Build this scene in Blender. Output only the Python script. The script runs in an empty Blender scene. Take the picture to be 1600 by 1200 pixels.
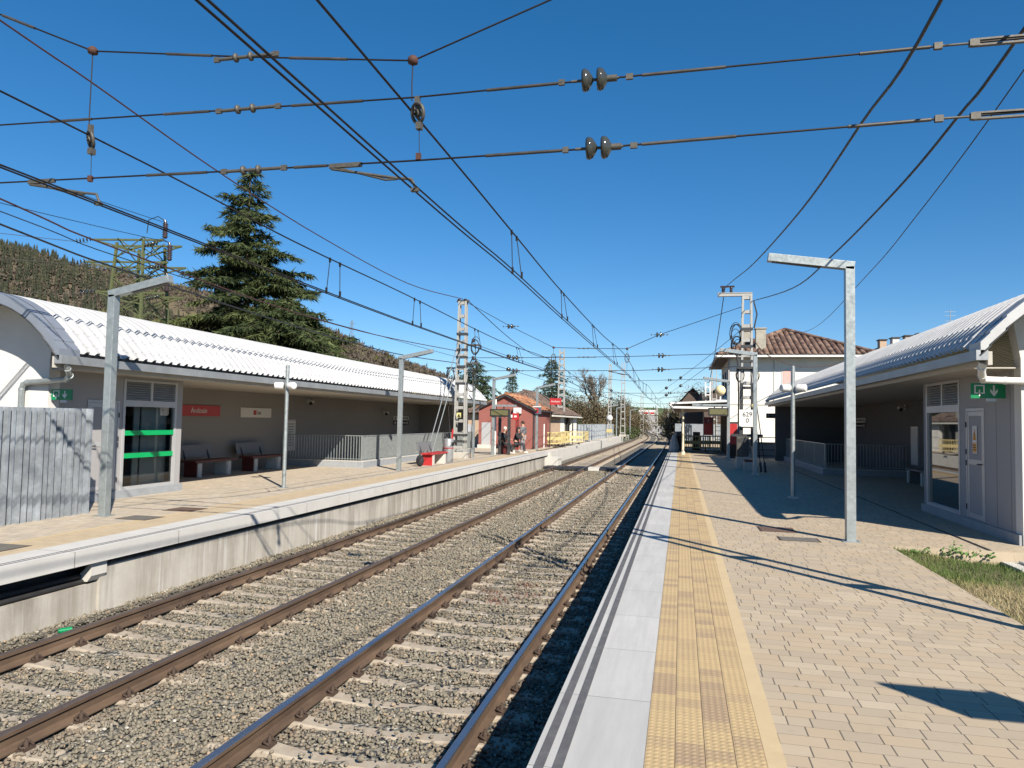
import bpy, bmesh, math, random
import numpy as np
from mathutils import Vector, Matrix

S = bpy.context.scene
COL = S.collection
R = math.radians
# ------------------------------------------------------------------ camera
cam = bpy.data.cameras.new("camera")
camo = bpy.data.objects.new("camera", cam)
COL.objects.link(camo)
cam.sensor_fit = 'HORIZONTAL'
cam.sensor_width = 36.0
cam.lens = 1140.0 / 1600.0 * 36.0
cam.clip_start = 0.05
cam.clip_end = 6000.0
def set_cam():
    f, vp, roll, h = 1140.0, (1064.0, 662.0), 0.007, 1.80
    Y = Vector(((vp[0]-800)/f, (vp[1]-600)/f, 1.0)).normalized()
    up = Vector((math.sin(roll), -math.cos(roll), 0.0))
    up = (up - Y*Y.dot(up)).normalized()
    X = Y.cross(up).normalized()
    # rows: world axes in (right, down, forward) camera axes
    M = Matrix(((X.x, -X.y, -X.z), (Y.x, -Y.y, -Y.z), (up.x, -up.y, -up.z)))
    camo.matrix_world = Matrix.Translation((0, 0, h)) @ M.to_4x4()
set_cam()
S.camera = camo
S.render.resolution_x = 1024
S.render.resolution_y = 768
# ------------------------------------------------------------------ light
SUN_AZ, SUN_EL = 140.0, 36.0
w = bpy.data.worlds.new("World")
S.world = w
w.use_nodes = True
nt = w.node_tree
bg = nt.nodes['Background']
sk = nt.nodes.new('ShaderNodeTexSky')
sk.sky_type = 'NISHITA'
sk.sun_disc = False
sk.sun_elevation = R(SUN_EL)
sk.sun_rotation = R(SUN_AZ)
sk.altitude = 3000
sk.air_density = 1.2
sk.dust_density = 0.0
sk.ozone_density = 5.0
hs = nt.nodes.new('ShaderNodeHueSaturation')
hs.inputs['Saturation'].default_value = 1.27
hs.inputs['Hue'].default_value = 0.502
hs.inputs['Value'].default_value = 1.0
nt.links.new(sk.outputs[0], hs.inputs['Color'])
gm = nt.nodes.new('ShaderNodeGamma')
gm.inputs[1].default_value = 0.85
nt.links.new(hs.outputs[0], gm.inputs[0])
nt.links.new(gm.outputs[0], bg.inputs[0])
bg.inputs[1].default_value = 0.092
sl = bpy.data.lights.new("sun", 'SUN')
sl.energy = 5.0
sl.angle = R(0.5)
sl.color = (1.0, 0.915, 0.79)
so = bpy.data.objects.new("sun", sl)
COL.objects.link(so)
ce = math.cos(R(SUN_EL))
sd = Vector((math.sin(R(SUN_AZ))*ce, math.cos(R(SUN_AZ))*ce, math.sin(R(SUN_EL))))
so.rotation_euler = sd.to_track_quat('Z', 'Y').to_euler()
so.location = (30, -40, 40)
S.view_settings.view_transform = 'Standard'
S.view_settings.look = 'None'
S.view_settings.exposure = 0.85
S.view_settings.gamma = 1.0
S.cycles.max_bounces = 6
S.cycles.diffuse_bounces = 3
S.cycles.glossy_bounces = 3
S.cycles.transmission_bounces = 4
S.cycles.transparent_max_bounces = 8
S.cycles.caustics_reflective = False
S.cycles.caustics_refractive = False

# ------------------------------------------------------------------ mesh helpers
class MB:
    def __init__(s): s.v = []; s.f = []; s.m = []; s.sm = []
    def add(s, vs, fs, m=0, smooth=False):
        o = len(s.v); s.v += [tuple(v) for v in vs]
        for f in fs: s.f.append(tuple(i+o for i in f)); s.m.append(m); s.sm.append(smooth)
        return s
    def box(s, x0, x1, y0, y1, z0, z1, m=0):
        if x0 > x1: x0, x1 = x1, x0
        if y0 > y1: y0, y1 = y1, y0
        if z0 > z1: z0, z1 = z1, z0
        v = [(x, y, z) for z in (z0, z1) for y in (y0, y1) for x in (x0, x1)]
        return s.add(v, [(0,2,3,1),(4,5,7,6),(0,1,5,4),(2,6,7,3),(0,4,6,2),(1,3,7,5)], m)
    def bar(s, p0, p1, a, b, m=0, up=(0,0,1)):
        # rectangular bar from p0 to p1, a wide (sideways), b tall
        p0, p1 = Vector(p0), Vector(p1); d = (p1-p0).normalized(); u = Vector(up)
        if abs(d.dot(u)) > .98: u = Vector((0,1,0))
        sx = d.cross(u).normalized(); uy = sx.cross(d).normalized()
        v = []
        for p in (p0, p1):
            for i, j in ((-1,-1),(1,-1),(1,1),(-1,1)): v.append(p+sx*(i*a/2)+uy*(j*b/2))
        return s.add(v, [(0,1,2,3),(7,6,5,4),(0,4,5,1),(1,5,6,2),(2,6,7,3),(3,7,4,0)], m)
    def tube(s, pts, r, n=8, m=0, caps=True, smooth=True):
        pts = [Vector(p) for p in pts]; k = len(pts)
        rs = r if isinstance(r, (list, tuple)) else [r]*k
        v = []; prev = None
        for i, p in enumerate(pts):
            d = (pts[min(i+1, k-1)]-pts[max(i-1, 0)])
            d = d.normalized() if d.length > 1e-9 else Vector((0,0,1))
            if prev is None:
                u = Vector((0,0,1)) if abs(d.z) < .9 else Vector((1,0,0))
                u = (u-d*u.dot(d)).normalized()
            else:
                u = prev-d*prev.dot(d)
                u = u.normalized() if u.length > 1e-6 else d.orthogonal().normalized()
            prev = u; t = d.cross(u)
            for j in range(n):
                a = 2*math.pi*j/n; v.append(p+(u*math.cos(a)+t*math.sin(a))*rs[i])
        f = []
        for i in range(k-1):
            for j in range(n):
                f.append((i*n+j, i*n+(j+1) % n, (i+1)*n+(j+1) % n, (i+1)*n+j))
        s.add(v, f, m, smooth)
        if caps: s.add(v[:n], [tuple(range(n))[::-1]], m); s.add(v[-n:], [tuple(range(n))], m)
        return s
    def lathe(s, prof, c=(0,0,0), axis=(0,0,1), n=12, m=0, smooth=True):
        ax = Vector(axis).normalized(); u = ax.orthogonal().normalized(); t = ax.cross(u); c = Vector(c)
        v = []
        for r, h in prof:
            for j in range(n):
                a = 2*math.pi*j/n; v.append(c+ax*h+(u*math.cos(a)+t*math.sin(a))*max(r, 1e-4))
        f = []
        for i in range(len(prof)-1):
            for j in range(n): f.append((i*n+j, i*n+(j+1) % n, (i+1)*n+(j+1) % n, (i+1)*n+j))
        return s.add(v, f, m, smooth)
    def ext(s, poly, y0, y1, m=0, axis='y', caps=True, closed=True, smooth=False):
        # extrude a 2D polygon: axis y -> (x,z), axis x -> (y,z), axis z -> (x,y)
        def P(p, t): return (p[0], t, p[1]) if axis == 'y' else ((t, p[0], p[1]) if axis == 'x' else (p[0], p[1], t))
        n = len(poly); v = [P(p, y0) for p in poly]+[P(p, y1) for p in poly]
        rng = range(n if closed else n-1)
        s.add(v, [(i, (i+1) % n, n+(i+1) % n, n+i) for i in rng], m, smooth)
        if caps and closed: s.add(v, [tuple(range(n))[::-1], tuple(range(n, 2*n))], m)
        return s
    def sphere(s, c, r, n=12, k=8, m=0, sc=(1,1,1)):
        v = []; f = []
        for i in range(k+1):
            th = math.pi*i/k
            for j in range(n):
                a = 2*math.pi*j/n
                v.append((c[0]+r*sc[0]*math.sin(th)*math.cos(a), c[1]+r*sc[1]*math.sin(th)*math.sin(a), c[2]+r*sc[2]*math.cos(th)))
        for i in range(k):
            for j in range(n): f.append((i*n+j, (i+1)*n+j, (i+1)*n+(j+1) % n, i*n+(j+1) % n))
        return s.add(v, f, m, True)
    def mesh(s, name, mats, fix=True):
        me = bpy.data.meshes.new(name); me.from_pydata(s.v, [], s.f)
        for mm in (mats if isinstance(mats, (list, tuple)) else [mats]): me.materials.append(mm)
        me.polygons.foreach_set('material_index', s.m); me.polygons.foreach_set('use_smooth', s.sm)
        if fix and len(s.f) < 60000:
            b = bmesh.new(); b.from_mesh(me)
            bmesh.ops.recalc_face_normals(b, faces=b.faces); b.to_mesh(me); b.free()
        me.update(); return me

def link(o): COL.objects.link(o); return o
def tag(o, label, cat, group=None, kind=None):
    if label: o['label'] = label
    if cat: o['category'] = cat
    if group: o['group'] = group
    if kind: o['kind'] = kind
    return o
def thing(name, label, cat, loc=(0,0,0), group=None, rz=0.0):
    o = link(bpy.data.objects.new(name, None)); o.location = loc; o.rotation_euler = (0,0,rz); o.empty_display_size = .2
    return tag(o, label, cat, group)
def obj(name, mb, mat, parent=None, local=False, bevel=0, fix=True):
    me = mb if isinstance(mb, bpy.types.Mesh) else mb.mesh(name, mat, fix)
    o = link(bpy.data.objects.new(name, me))
    if parent is not None:
        o.parent = parent
        if not local and parent.type == 'EMPTY' and parent.parent is None: o.location = -Vector(parent.location)
    if bevel:
        b = o.modifiers.new('bevel', 'BEVEL'); b.width = bevel; b.segments = 2; b.limit_method = 'ANGLE'
    return o
def struct(name, mb, mat, parent=None, fix=True):
    o = obj(name, mb, mat, parent, fix=fix)
    if parent is None: o['kind'] = 'structure'
    return o
def kids(o): return [c for c in bpy.data.objects if c.parent == o]
def copy_tree(o, parent=None, loc=None, rz=None, label=None, group=None, _k=None):
    c = o.copy(); link(c); c.parent = parent
    if loc is not None: c.location = loc
    if rz is not None: c.rotation_euler = (0,0,rz)
    if label: c['label'] = label
    if group: c['group'] = group
    for ch in [x for x in list(COL.objects) if x.parent == o]: copy_tree(ch, c)
    return c
def text_mesh(txt, size, mat, extrude=.002):
    cu = bpy.data.curves.new('t', 'FONT'); cu.body = txt; cu.size = size; cu.align_x = 'CENTER'; cu.align_y = 'CENTER'; cu.extrude = extrude
    o = link(bpy.data.objects.new('t', cu)); dg = bpy.context.evaluated_depsgraph_get()
    me = bpy.data.meshes.new_from_object(o.evaluated_get(dg)); bpy.data.objects.remove(o)
    me.materials.clear(); me.materials.append(mat); return me
def put_text(txt, size, mat, loc, facing, parent, name='lettering', flip=0):
    # facing: unit vector the writing looks towards (horizontal)
    me = text_mesh(txt, size, mat)
    F = Vector(facing).normalized(); Z = Vector((0,0,1)); X = Z.cross(F).normalized()
    M = Matrix((X, Z, F)).transposed().to_4x4(); M.translation = Vector(loc)
    me.transform(M)
    return obj(name, me, mat, parent)

# ------------------------------------------------------------------ materials
class NB:
    def __init__(s, name):
        s.mat = bpy.data.materials.new(name); s.mat.use_nodes = True
        s.t = s.mat.node_tree; s.b = s.t.nodes['Principled BSDF']
        s.tc = s.t.nodes.new('ShaderNodeTexCoord').outputs['Object']
    def set(s, k, v):
        inp = s.b.inputs[k]
        if hasattr(v, 'links') or isinstance(v, bpy.types.NodeSocket): s.t.links.new(v, inp)
        else: inp.default_value = (*v, 1) if isinstance(v, tuple) and len(v) == 3 and inp.type == 'RGBA' else v
    def m(s, op, a, b=None, c=None):
        n = s.t.nodes.new('ShaderNodeMath'); n.operation = op
        for i, x in enumerate((a, b, c)):
            if x is None: continue
            if isinstance(x, bpy.types.NodeSocket): s.t.links.new(x, n.inputs[i])
            else: n.inputs[i].default_value = x
        return n.outputs[0]
    def xyz(s, v=None):
        n = s.t.nodes.new('ShaderNodeSeparateXYZ'); s.t.links.new(v or s.tc, n.inputs[0]); return n.outputs
    def comb(s, x, y, z=0.0):
        n = s.t.nodes.new('ShaderNodeCombineXYZ')
        for i, q in enumerate((x, y, z)):
            if isinstance(q, bpy.types.NodeSocket): s.t.links.new(q, n.inputs[i])
            else: n.inputs[i].default_value = q
        return n.outputs[0]
    def noise(s, scale, detail=4, rough=.6, v=None, out=0, stretch=None):
        n = s.t.nodes.new('ShaderNodeTexNoise'); n.inputs['Scale'].default_value = scale
        n.inputs['Detail'].default_value = detail; n.inputs['Roughness'].default_value = rough
        v = v or s.tc
        if stretch:
            mp = s.t.nodes.new('ShaderNodeMapping'); mp.inputs['Scale'].default_value = stretch
            s.t.links.new(v, mp.inputs[0]); v = mp.outputs[0]
        s.t.links.new(v, n.inputs['Vector']); return n.outputs[out]
    def white(s, v, dim='3D', out=0):
        n = s.t.nodes.new('ShaderNodeTexWhiteNoise'); n.noise_dimensions = dim
        s.t.links.new(v, n.inputs['W' if dim == '1D' else 'Vector']); return n.outputs[out]
    def vor(s, scale, feature='F1', v=None, dim='3D', w=None, rnd=1.0, out='Distance'):
        n = s.t.nodes.new('ShaderNodeTexVoronoi'); n.voronoi_dimensions = dim; n.feature = feature
        n.inputs['Scale'].default_value = scale; n.inputs['Randomness'].default_value = rnd
        if dim == '1D': s.t.links.new(w, n.inputs['W'])
        else: s.t.links.new(v or s.tc, n.inputs['Vector'])
        return n.outputs[out]
    def ramp(s, fac, stops):
        n = s.t.nodes.new('ShaderNodeValToRGB'); el = n.color_ramp.elements
        while len(el) < len(stops): el.new(.5)
        for e, (p, c) in zip(el, stops): e.position = p; e.color = (*c, 1) if len(c) == 3 else c
        s.t.links.new(fac, n.inputs[0]); return n.outputs[0]
    def mix(s, fac, a, b, mode='MIX'):
        n = s.t.nodes.new('ShaderNodeMix'); n.data_type = 'RGBA'; n.blend_type = mode
        for i, x in ((0, fac), (6, a), (7, b)):
            if isinstance(x, bpy.types.NodeSocket): s.t.links.new(x, n.inputs[i])
            else: n.inputs[i].default_value = (*x, 1) if isinstance(x, tuple) else x
        return n.outputs[2]
    def mr(s, v, a, b, c=0., d=1.):
        n = s.t.nodes.new('ShaderNodeMapRange'); s.t.links.new(v, n.inputs[0])
        for i, x in enumerate((a, b, c, d)): n.inputs[i+1].default_value = x
        return n.outputs[0]
    def bump(s, h, strength=.3, dist=.01, prev=None):
        n = s.t.nodes.new('ShaderNodeBump'); n.inputs['Strength'].default_value = strength; n.inputs['Distance'].default_value = dist
        s.t.links.new(h, n.inputs['Height'])
        if prev: s.t.links.new(prev, n.inputs['Normal'])
        s.t.links.new(n.outputs[0], s.b.inputs['Normal']); return n.outputs[0]
    def attr(s, name):
        n = s.t.nodes.new('ShaderNodeAttribute'); n.attribute_name = name; return n.outputs['Color']

def mat(name, col, rough=.7, metal=0., var=.18, scale=3., bump=.15, bscale=40., dirt=None, streak=None):
    """weathered paint / stone: base colour broken by two scales of noise, optional dirt colour and vertical streaks"""
    n = NB(name)
    dark = tuple(c*(1-var) for c in col); light = tuple(min(1., c*(1+var)) for c in col)
    c = n.ramp(n.noise(scale, 6, .65), [(.3, dark), (.7, light)])
    if dirt is not None:
        c = n.mix(n.mr(n.noise(scale*.6, 8, .7), .5, .75), c, dirt)
    if streak is not None:
        f = n.noise(1.0, 5, .6, stretch=streak[1]); c = n.mix(n.mr(f, .48, .72, 0, streak[2]), c, streak[0])
    n.set('Base Color', c); n.set('Roughness', n.mr(n.noise(scale*2, 3), .3, .7, max(0, rough-.08), min(1, rough+.08))); n.set('Metallic', metal)
    if bump: n.bump(n.noise(bscale, 5, .6), bump, .006)
    return n.mat

M = {}
M['galv'] = mat('galvanised_steel', (.33,.365,.37), .45, .55, .16, 9, .05, 60, dirt=(.30,.33,.34))
M['alu'] = mat('light_grey_metal', (.46,.47,.48), .4, .3, .05, 6, .03)
M['roofmetal'] = mat('pale_roof_sheet', (.45,.455,.46), .5, .05, .08, 1.6, .03, 40, dirt=(.37,.375,.38), streak=((.30,.305,.30), (.35,5.,.35), .45))
M['verge'] = mat('blue_grey_flashing', (.20,.225,.27), .45, .2, .08, 3, .04)
M['gutter'] = mat('zinc_gutter', (.30,.315,.325), .45, .4, .18, 2.2, .05, 20, dirt=(.27,.28,.29))
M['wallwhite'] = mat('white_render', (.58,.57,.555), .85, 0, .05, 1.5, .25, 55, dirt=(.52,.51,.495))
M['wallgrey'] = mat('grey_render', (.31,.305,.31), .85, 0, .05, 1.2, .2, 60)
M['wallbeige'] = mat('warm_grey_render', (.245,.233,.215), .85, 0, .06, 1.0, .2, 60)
M['plinth'] = mat('grey_stone_plinth', (.27,.29,.31), .6, 0, .12, 5, .1)
M['soffit'] = mat('cream_soffit_board', (.42,.395,.35), .7, 0, .1, 3, .05)
M['conc'] = mat('concrete', (.40,.38,.345), .85, 0, .15, 4, .3, 30, dirt=(.36,.34,.30))
M['lightconc'] = mat('pale_concrete', (.49,.475,.44), .8, 0, .08, 4, .2, 40, dirt=(.52,.51,.48))
M['black'] = mat('black_rubber', (.02,.02,.022), .6, 0, .2)
M['darkmetal'] = mat('dark_steel', (.05,.052,.055), .5, .3, .2)
M['wire'] = mat('dark_copper_wire', (.018,.015,.014), .55, .4, .25)
M['wiregrey'] = mat('grey_steel_wire', (.08,.075,.07), .5, .5, .25)
M['wirered'] = mat('red_brown_cable', (.06,.022,.018), .6, .1, .25)
M['wireblack'] = mat('black_cable', (.018,.018,.02), .5, 0, .2)
M['brackets'] = mat('weathered_fitting', (.085,.08,.07), .6, .3, .2, 20)
M['rustfit'] = mat('rusty_fitting', (.07,.03,.022), .8, .1, .3, 20)
M['porcelain'] = mat('insulator_glass', (.04,.044,.043), .12, 0, .1)
M['porcbrown'] = mat('brown_insulator', (.035,.02,.018), .25, 0, .1)
M['white'] = mat('white_paint', (.64,.64,.63), .5, 0, .03)
M['red'] = mat('red_enamel', (.40,.028,.03), .4, 0, .05)
M['reddark'] = mat('dark_red_seat', (.10,.02,.018), .5, 0, .2)
M['green'] = mat('green_enamel', (.0,.20,.075), .4, 0, .04)
M['greenband'] = mat('green_band', (.0,.33,.10), .4, 0, .04)
M['yellow'] = mat('yellow_plastic', (.50,.41,.19), .5, 0, .12, dirt=(.55,.45,.22))
M['orange'] = mat('orange_sign', (.75,.32,.03), .5, 0, .04)
M['mast'] = mat('pale_painted_steel', (.34,.34,.325), .65, .15, .12, 5, .1, dirt=(.36,.34,.31))
M['benchgrey'] = mat('grey_backrest', (.17,.175,.18), .5, .2, .12, 8)
M['screen'] = mat('olive_display', (.13,.125,.06), .3, 0, .08)
M['signgrey'] = mat('pale_sign', (.62,.60,.55), .5, 0, .03)
M['rust'] = mat('rust', (.055,.036,.026), .85, .15, .25, 12, .2)
M['pylongreen'] = mat('pylon_green_paint', (.085,.10,.04), .7, 0, .2, 6)
M['tyreblack'] = M['black']
def glass_mat():
    n = NB('window_glass'); n.set('Base Color', (.03,.035,.035)); n.set('Roughness', .02); n.set('IOR', 1.5)
    t = n.t.nodes; tr = t.new('ShaderNodeBsdfTransparent'); gl = t.new('ShaderNodeBsdfGlossy'); gl.inputs['Roughness'].default_value = .01
    fr = t.new('ShaderNodeFresnel'); fr.inputs[0].default_value = 1.7; mx = t.new('ShaderNodeMixShader')
    tr.inputs[0].default_value = (.78,.84,.82,1)
    n.t.links.new(fr.outputs[0], mx.inputs[0]); n.t.links.new(tr.outputs[0], mx.inputs[1]); n.t.links.new(gl.outputs[0], mx.inputs[2])
    n.t.links.new(mx.outputs[0], t['Material Output'].inputs[0]); return n.mat
M['glass'] = glass_mat()
def dark_glass():
    n = NB('reflective_dark_glass'); n.set('Base Color', (.025,.03,.03)); n.set('Roughness', .02); n.set('IOR', 2.3); return n.mat
M['glassdark'] = dark_glass()

def paver_mat(name, base, row=.14, cell=.21, joint=.0035):
    n = NB(name); x, y, z = n.xyz()
    rf = n.m('DIVIDE', y, row); ri = n.m('FLOOR', rf); rr = n.m('FRACT', rf)
    W = n.m('ADD', n.m('DIVIDE', x, cell), n.m('MULTIPLY', n.white(ri, '1D'), 973.))
    ed = n.vor(1, 'DISTANCE_TO_EDGE', dim='1D', w=W, rnd=.8); cc = n.vor(1, 'F1', dim='1D', w=W, rnd=.8, out='Color')
    dv = n.m('MULTIPLY', ed, cell)
    dr = n.m('MULTIPLY', n.m('MINIMUM', rr, n.m('SUBTRACT', 1., rr)), row)
    jv = n.mr(dv, joint*.8, joint*1.7); jr = n.mr(dr, joint*.25, joint*.7)
    j = n.m('MINIMUM', jv, jr)
    r1 = n.xyz(cc)[0]
    c = n.ramp(r1, [(0., tuple(q*.86 for q in base)), (.35, base), (.7, (base[0]*1.02, base[1]*.96, base[2]*.88)), (1., tuple(min(.8, q*1.12) for q in base))])
    c = n.mix(n.mr(n.noise(.9, 6, .7), .35, .75, 0, .35), c, (base[0]*.82, base[1]*.76, base[2]*.66))
    c = n.mix(n.mr(n.noise(160, 3, .7), .3, .8, 0, .25), c, tuple(q*.7 for q in base))
    c = n.mix(n.mr(n.noise(14, 4, .7), .55, .8, 0, .3), c, tuple(q*.75 for q in base))
    c = n.mix(n.mr(n.noise(2.6, 7, .75), .56, .66, 0, .28), c, tuple(q*.62 for q in base))
    c = n.mix(n.mr(n.vor(1.7), .018, .034, .45, 0.), c, tuple(q*.3 for q in base))
    jd = n.mr(j, 0, 1, .12, 1.)
    c = n.mix(jd, (.085,.074,.058), c)
    n.set('Base Color', c); n.set('Roughness', .88)
    h = n.m('ADD', n.m('MULTIPLY', j, .7), n.m('ADD', n.m('MULTIPLY', n.noise(220, 3), .12), n.m('MULTIPLY', r1, .18)))
    n.bump(h, .55, .006); return n.mat
M['paver'] = paver_mat('cream_pavers', (.395,.33,.245))
M['paver_left'] = paver_mat('cream_pavers_far_side', (.445,.39,.315), .16, .26)

def tactile_mat(name, base, alt, tx=.16, ty=.137, x0=0.):
    n = NB(name); x, y, z = n.xyz()
    fx = n.m('DIVIDE', n.m('SUBTRACT', x, x0), tx); ix = n.m('FLOOR', fx); rx = n.m('FRACT', fx)
    fy = n.m('ADD', n.m('DIVIDE', y, ty), n.m('MULTIPLY', ix, .37)); iy = n.m('FLOOR', fy); ry = n.m('FRACT', fy)
    r = n.white(n.comb(ix, iy), '3D')
    r2 = n.white(n.comb(ix, n.m('FLOOR', n.m('DIVIDE', iy, 3.))), '3D')
    rm = n.m('ADD', n.m('MULTIPLY', r, .65), n.m('MULTIPLY', r2, .35))
    c = n.ramp(rm, [(0., tuple(q*1.05 for q in base)), (.5, base), (.68, tuple(a*.5+b*.5 for a, b in zip(base, alt))), (.9, alt)])
    c = n.mix(n.mr(n.noise(22, 4, .7), .45, .8, 0, .35), c, tuple(q*.78 for q in alt))
    dx = n.m('MULTIPLY', n.m('MINIMUM', rx, n.m('SUBTRACT', 1., rx)), tx)
    dy = n.m('MULTIPLY', n.m('MINIMUM', ry, n.m('SUBTRACT', 1., ry)), ty)
    jx = n.mr(dx, .0008, .003); jy = n.mr(dy, 0., .0012); jj = n.m('MINIMUM', jx, n.m('ADD', n.m('MULTIPLY', jy, .5), .5))
    # domes
    px = n.m('SUBTRACT', n.m('FRACT', n.m('MULTIPLY', rx, 4.)), .5); py = n.m('SUBTRACT', n.m('FRACT', n.m('MULTIPLY', ry, 3.)), .5)
    d = n.m('SQRT', n.m('ADD', n.m('MULTIPLY', px, px), n.m('MULTIPLY', py, py)))
    dome = n.mr(d, .18, .38, 1., 0.)
    c = n.mix(jj, (.07,.05,.03), c); c = n.mix(n.m('MULTIPLY', dome, .18), c, (.62,.47,.25))
    n.set('Base Color', c); n.set('Roughness', .8)
    n.bump(n.m('ADD', dome, n.m('MULTIPLY', jj, .8)), .5, .005); return n.mat
M['tactile'] = tactile_mat('yellow_tactile_tiles', (.415,.305,.16), (.30,.215,.135), x0=-.18)
M['tactile_left'] = tactile_mat('yellow_tactile_tiles_far', (.44,.355,.24), (.40,.315,.215), x0=-8.2)
M['band'] = mat('plain_yellow_band', (.47,.365,.215), .8, 0, .06, 5, .1)
def slab_mat():
    n = NB('pale_edge_slab'); x, y, z = n.xyz()
    f = n.m('FRACT', n.m('DIVIDE', n.m('ADD', y, .35), 1.05)); d = n.m('MULTIPLY', n.m('MINIMUM', f, n.m('SUBTRACT', 1., f)), 1.05)
    i = n.m('FLOOR', n.m('DIVIDE', n.m('ADD', y, .35), 1.05)); r = n.white(i, '1D')
    c = n.ramp(r, [(0., (.40,.398,.385)), (1., (.455,.45,.435))])
    c = n.mix(n.mr(n.noise(1.0, 5, .65, stretch=(9, .8, 1)), .4, .72, 0, .6), c, (.30,.30,.295))
    c = n.mix(n.mr(n.noise(6, 6, .7), .5, .8, 0, .45), c, (.35,.35,.34))
    c = n.mix(n.mr(d, .0015, .006), (.20,.20,.195), c)
    n.set('Base Color', c); n.set('Roughness', .8); n.bump(n.m('ADD', n.noise(300, 3), n.m('MULTIPLY', n.mr(d, 0, .008), 3.)), .25, .004); return n.mat
M['slab'] = slab_mat()
def wallconc():
    n = NB('stained_platform_wall'); x, y, z = n.xyz()
    c = n.ramp(n.noise(1.2, 6, .7), [(.3, (.34,.315,.275)), (.7, (.46,.44,.395))])
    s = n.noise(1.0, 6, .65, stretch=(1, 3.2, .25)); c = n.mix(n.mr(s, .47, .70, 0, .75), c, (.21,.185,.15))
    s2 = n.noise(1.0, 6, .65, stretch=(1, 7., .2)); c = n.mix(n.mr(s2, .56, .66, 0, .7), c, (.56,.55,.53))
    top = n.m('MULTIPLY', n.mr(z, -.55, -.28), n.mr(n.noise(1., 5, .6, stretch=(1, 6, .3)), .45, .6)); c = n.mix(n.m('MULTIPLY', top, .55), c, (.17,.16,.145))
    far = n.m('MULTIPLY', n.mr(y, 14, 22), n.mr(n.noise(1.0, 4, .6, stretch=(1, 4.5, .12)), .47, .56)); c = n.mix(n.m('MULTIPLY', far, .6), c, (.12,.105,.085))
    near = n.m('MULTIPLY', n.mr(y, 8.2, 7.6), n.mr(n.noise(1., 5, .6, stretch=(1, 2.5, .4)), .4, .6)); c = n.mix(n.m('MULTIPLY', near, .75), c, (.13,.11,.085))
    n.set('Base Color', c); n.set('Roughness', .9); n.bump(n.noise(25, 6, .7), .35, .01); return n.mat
M['platwall'] = wallconc()
def edgeconc():
    n = NB('white_platform_lip'); x, y, z = n.xyz()
    c = n.ramp(n.noise(1.5, 6, .65), [(.3, (.44,.43,.405)), (.7, (.52,.51,.49))])
    s = n.noise(1.0, 6, .65, stretch=(1, 2.5, .3)); c = n.mix(n.mr(s, .5, .75, 0, .45), c, (.44,.42,.38))
    f = n.m('FRACT', n.m('DIVIDE', y, 2.0)); d = n.m('MULTIPLY', n.m('MINIMUM', f, n.m('SUBTRACT', 1., f)), 2.); c = n.mix(n.mr(d, .003, .01), (.16,.15,.13), c)
    n.set('Base Color', c); n.set('Roughness', .85); n.bump(n.noise(40, 5), .2, .005); return n.mat
M['lip'] = edgeconc()
def ballast_mat():
    n = NB('ballast'); x, y, z = n.xyz()
    v = n.vor(19, 'F1'); vc = n.xyz(n.vor(19, 'F1', out='Color'))[0]; v2 = n.vor(42, 'F1')
    c = n.ramp(vc, [(0., (.13,.125,.105)), (.45, (.20,.19,.16)), (.8, (.25,.235,.195)), (1., (.40,.38,.34))])
    c = n.mix(n.mr(n.noise(.5, 5, .6), .4, .7, 0, .5), c, (.20,.16,.115))
    c = n.mix(n.mr(v, .35, .75, 0., .8), c, (.045,.04,.034))
    n.set('Base Color', c); n.set('Roughness', .95)
    n.bump(n.m('ADD', n.m('SUBTRACT', 1., v), n.m('MULTIPLY', v2, -.4)), 1., .05); return n.mat
M['ballast'] = ballast_mat()
def stone_mat():
    n = NB('ballast_stone'); c = n.attr('tint')
    c = n.mix(n.mr(n.noise(60, 4, .7), .35, .75, 0, .35), c, (.12,.115,.10)); n.set('Base Color', c); n.set('Roughness', .92)
    n.bump(n.noise(120, 4), .3, .004); return n.mat
M['stone'] = stone_mat()
M['sleeper'] = mat('sleeper_concrete', (.33,.285,.225), .9, 0, .15, 7, .35, 60, dirt=(.25,.19,.14))
def rail_mat():
    n = NB('rusty_rail_side'); c = n.ramp(n.noise(3.0, 6, .7, stretch=(1, .35, 1)), [(.3, (.06,.038,.026)), (.55, (.115,.075,.048)), (.8, (.165,.115,.078))])
    n.set('Base Color', c); n.set('Roughness', .8); n.set('Metallic', .1); n.bump(n.noise(70, 5), .25, .004); return n.mat
M['railside'] = rail_mat()
M['railtop'] = mat('polished_rail_head', (.30,.31,.34), .26, .9, .06, 2, 0)
M['railtopdull'] = mat('brown_rail_head', (.13,.10,.085), .45, .5, .2, 4, .05)
def leaf_mat(name, stops, rough=.75, trans=.0, sc=.8):
    n = NB(name); a = n.xyz(n.attr('tint'))[0]
    c = n.ramp(n.m('ADD', n.m('MULTIPLY', a, .7), n.m('MULTIPLY', n.noise(sc, 3), .3)), stops)
    n.set('Base Color', c); n.set('Roughness', rough); n.set('Specular IOR Level', .25); return n.mat
M['cedar'] = leaf_mat('cedar_needles', [(0.1, (.020,.032,.013)), (.5, (.042,.060,.021)), (.85, (.088,.106,.036))])
M['fir'] = leaf_mat('dark_fir_needles', [(0.1, (.018,.032,.018)), (.5, (.035,.055,.026)), (.9, (.07,.09,.035))])
M['bush'] = leaf_mat('winter_bush', [(0.1, (.06,.045,.028)), (.5, (.11,.085,.05)), (.9, (.15,.14,.07))])
M['bushgreen'] = leaf_mat('green_bush', [(0.1, (.03,.045,.018)), (.5, (.06,.085,.03)), (.9, (.10,.12,.045))])
M['twig'] = leaf_mat('bare_twigs', [(0.1, (.09,.07,.055)), (.5, (.14,.115,.09)), (.9, (.20,.17,.13))])
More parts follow.
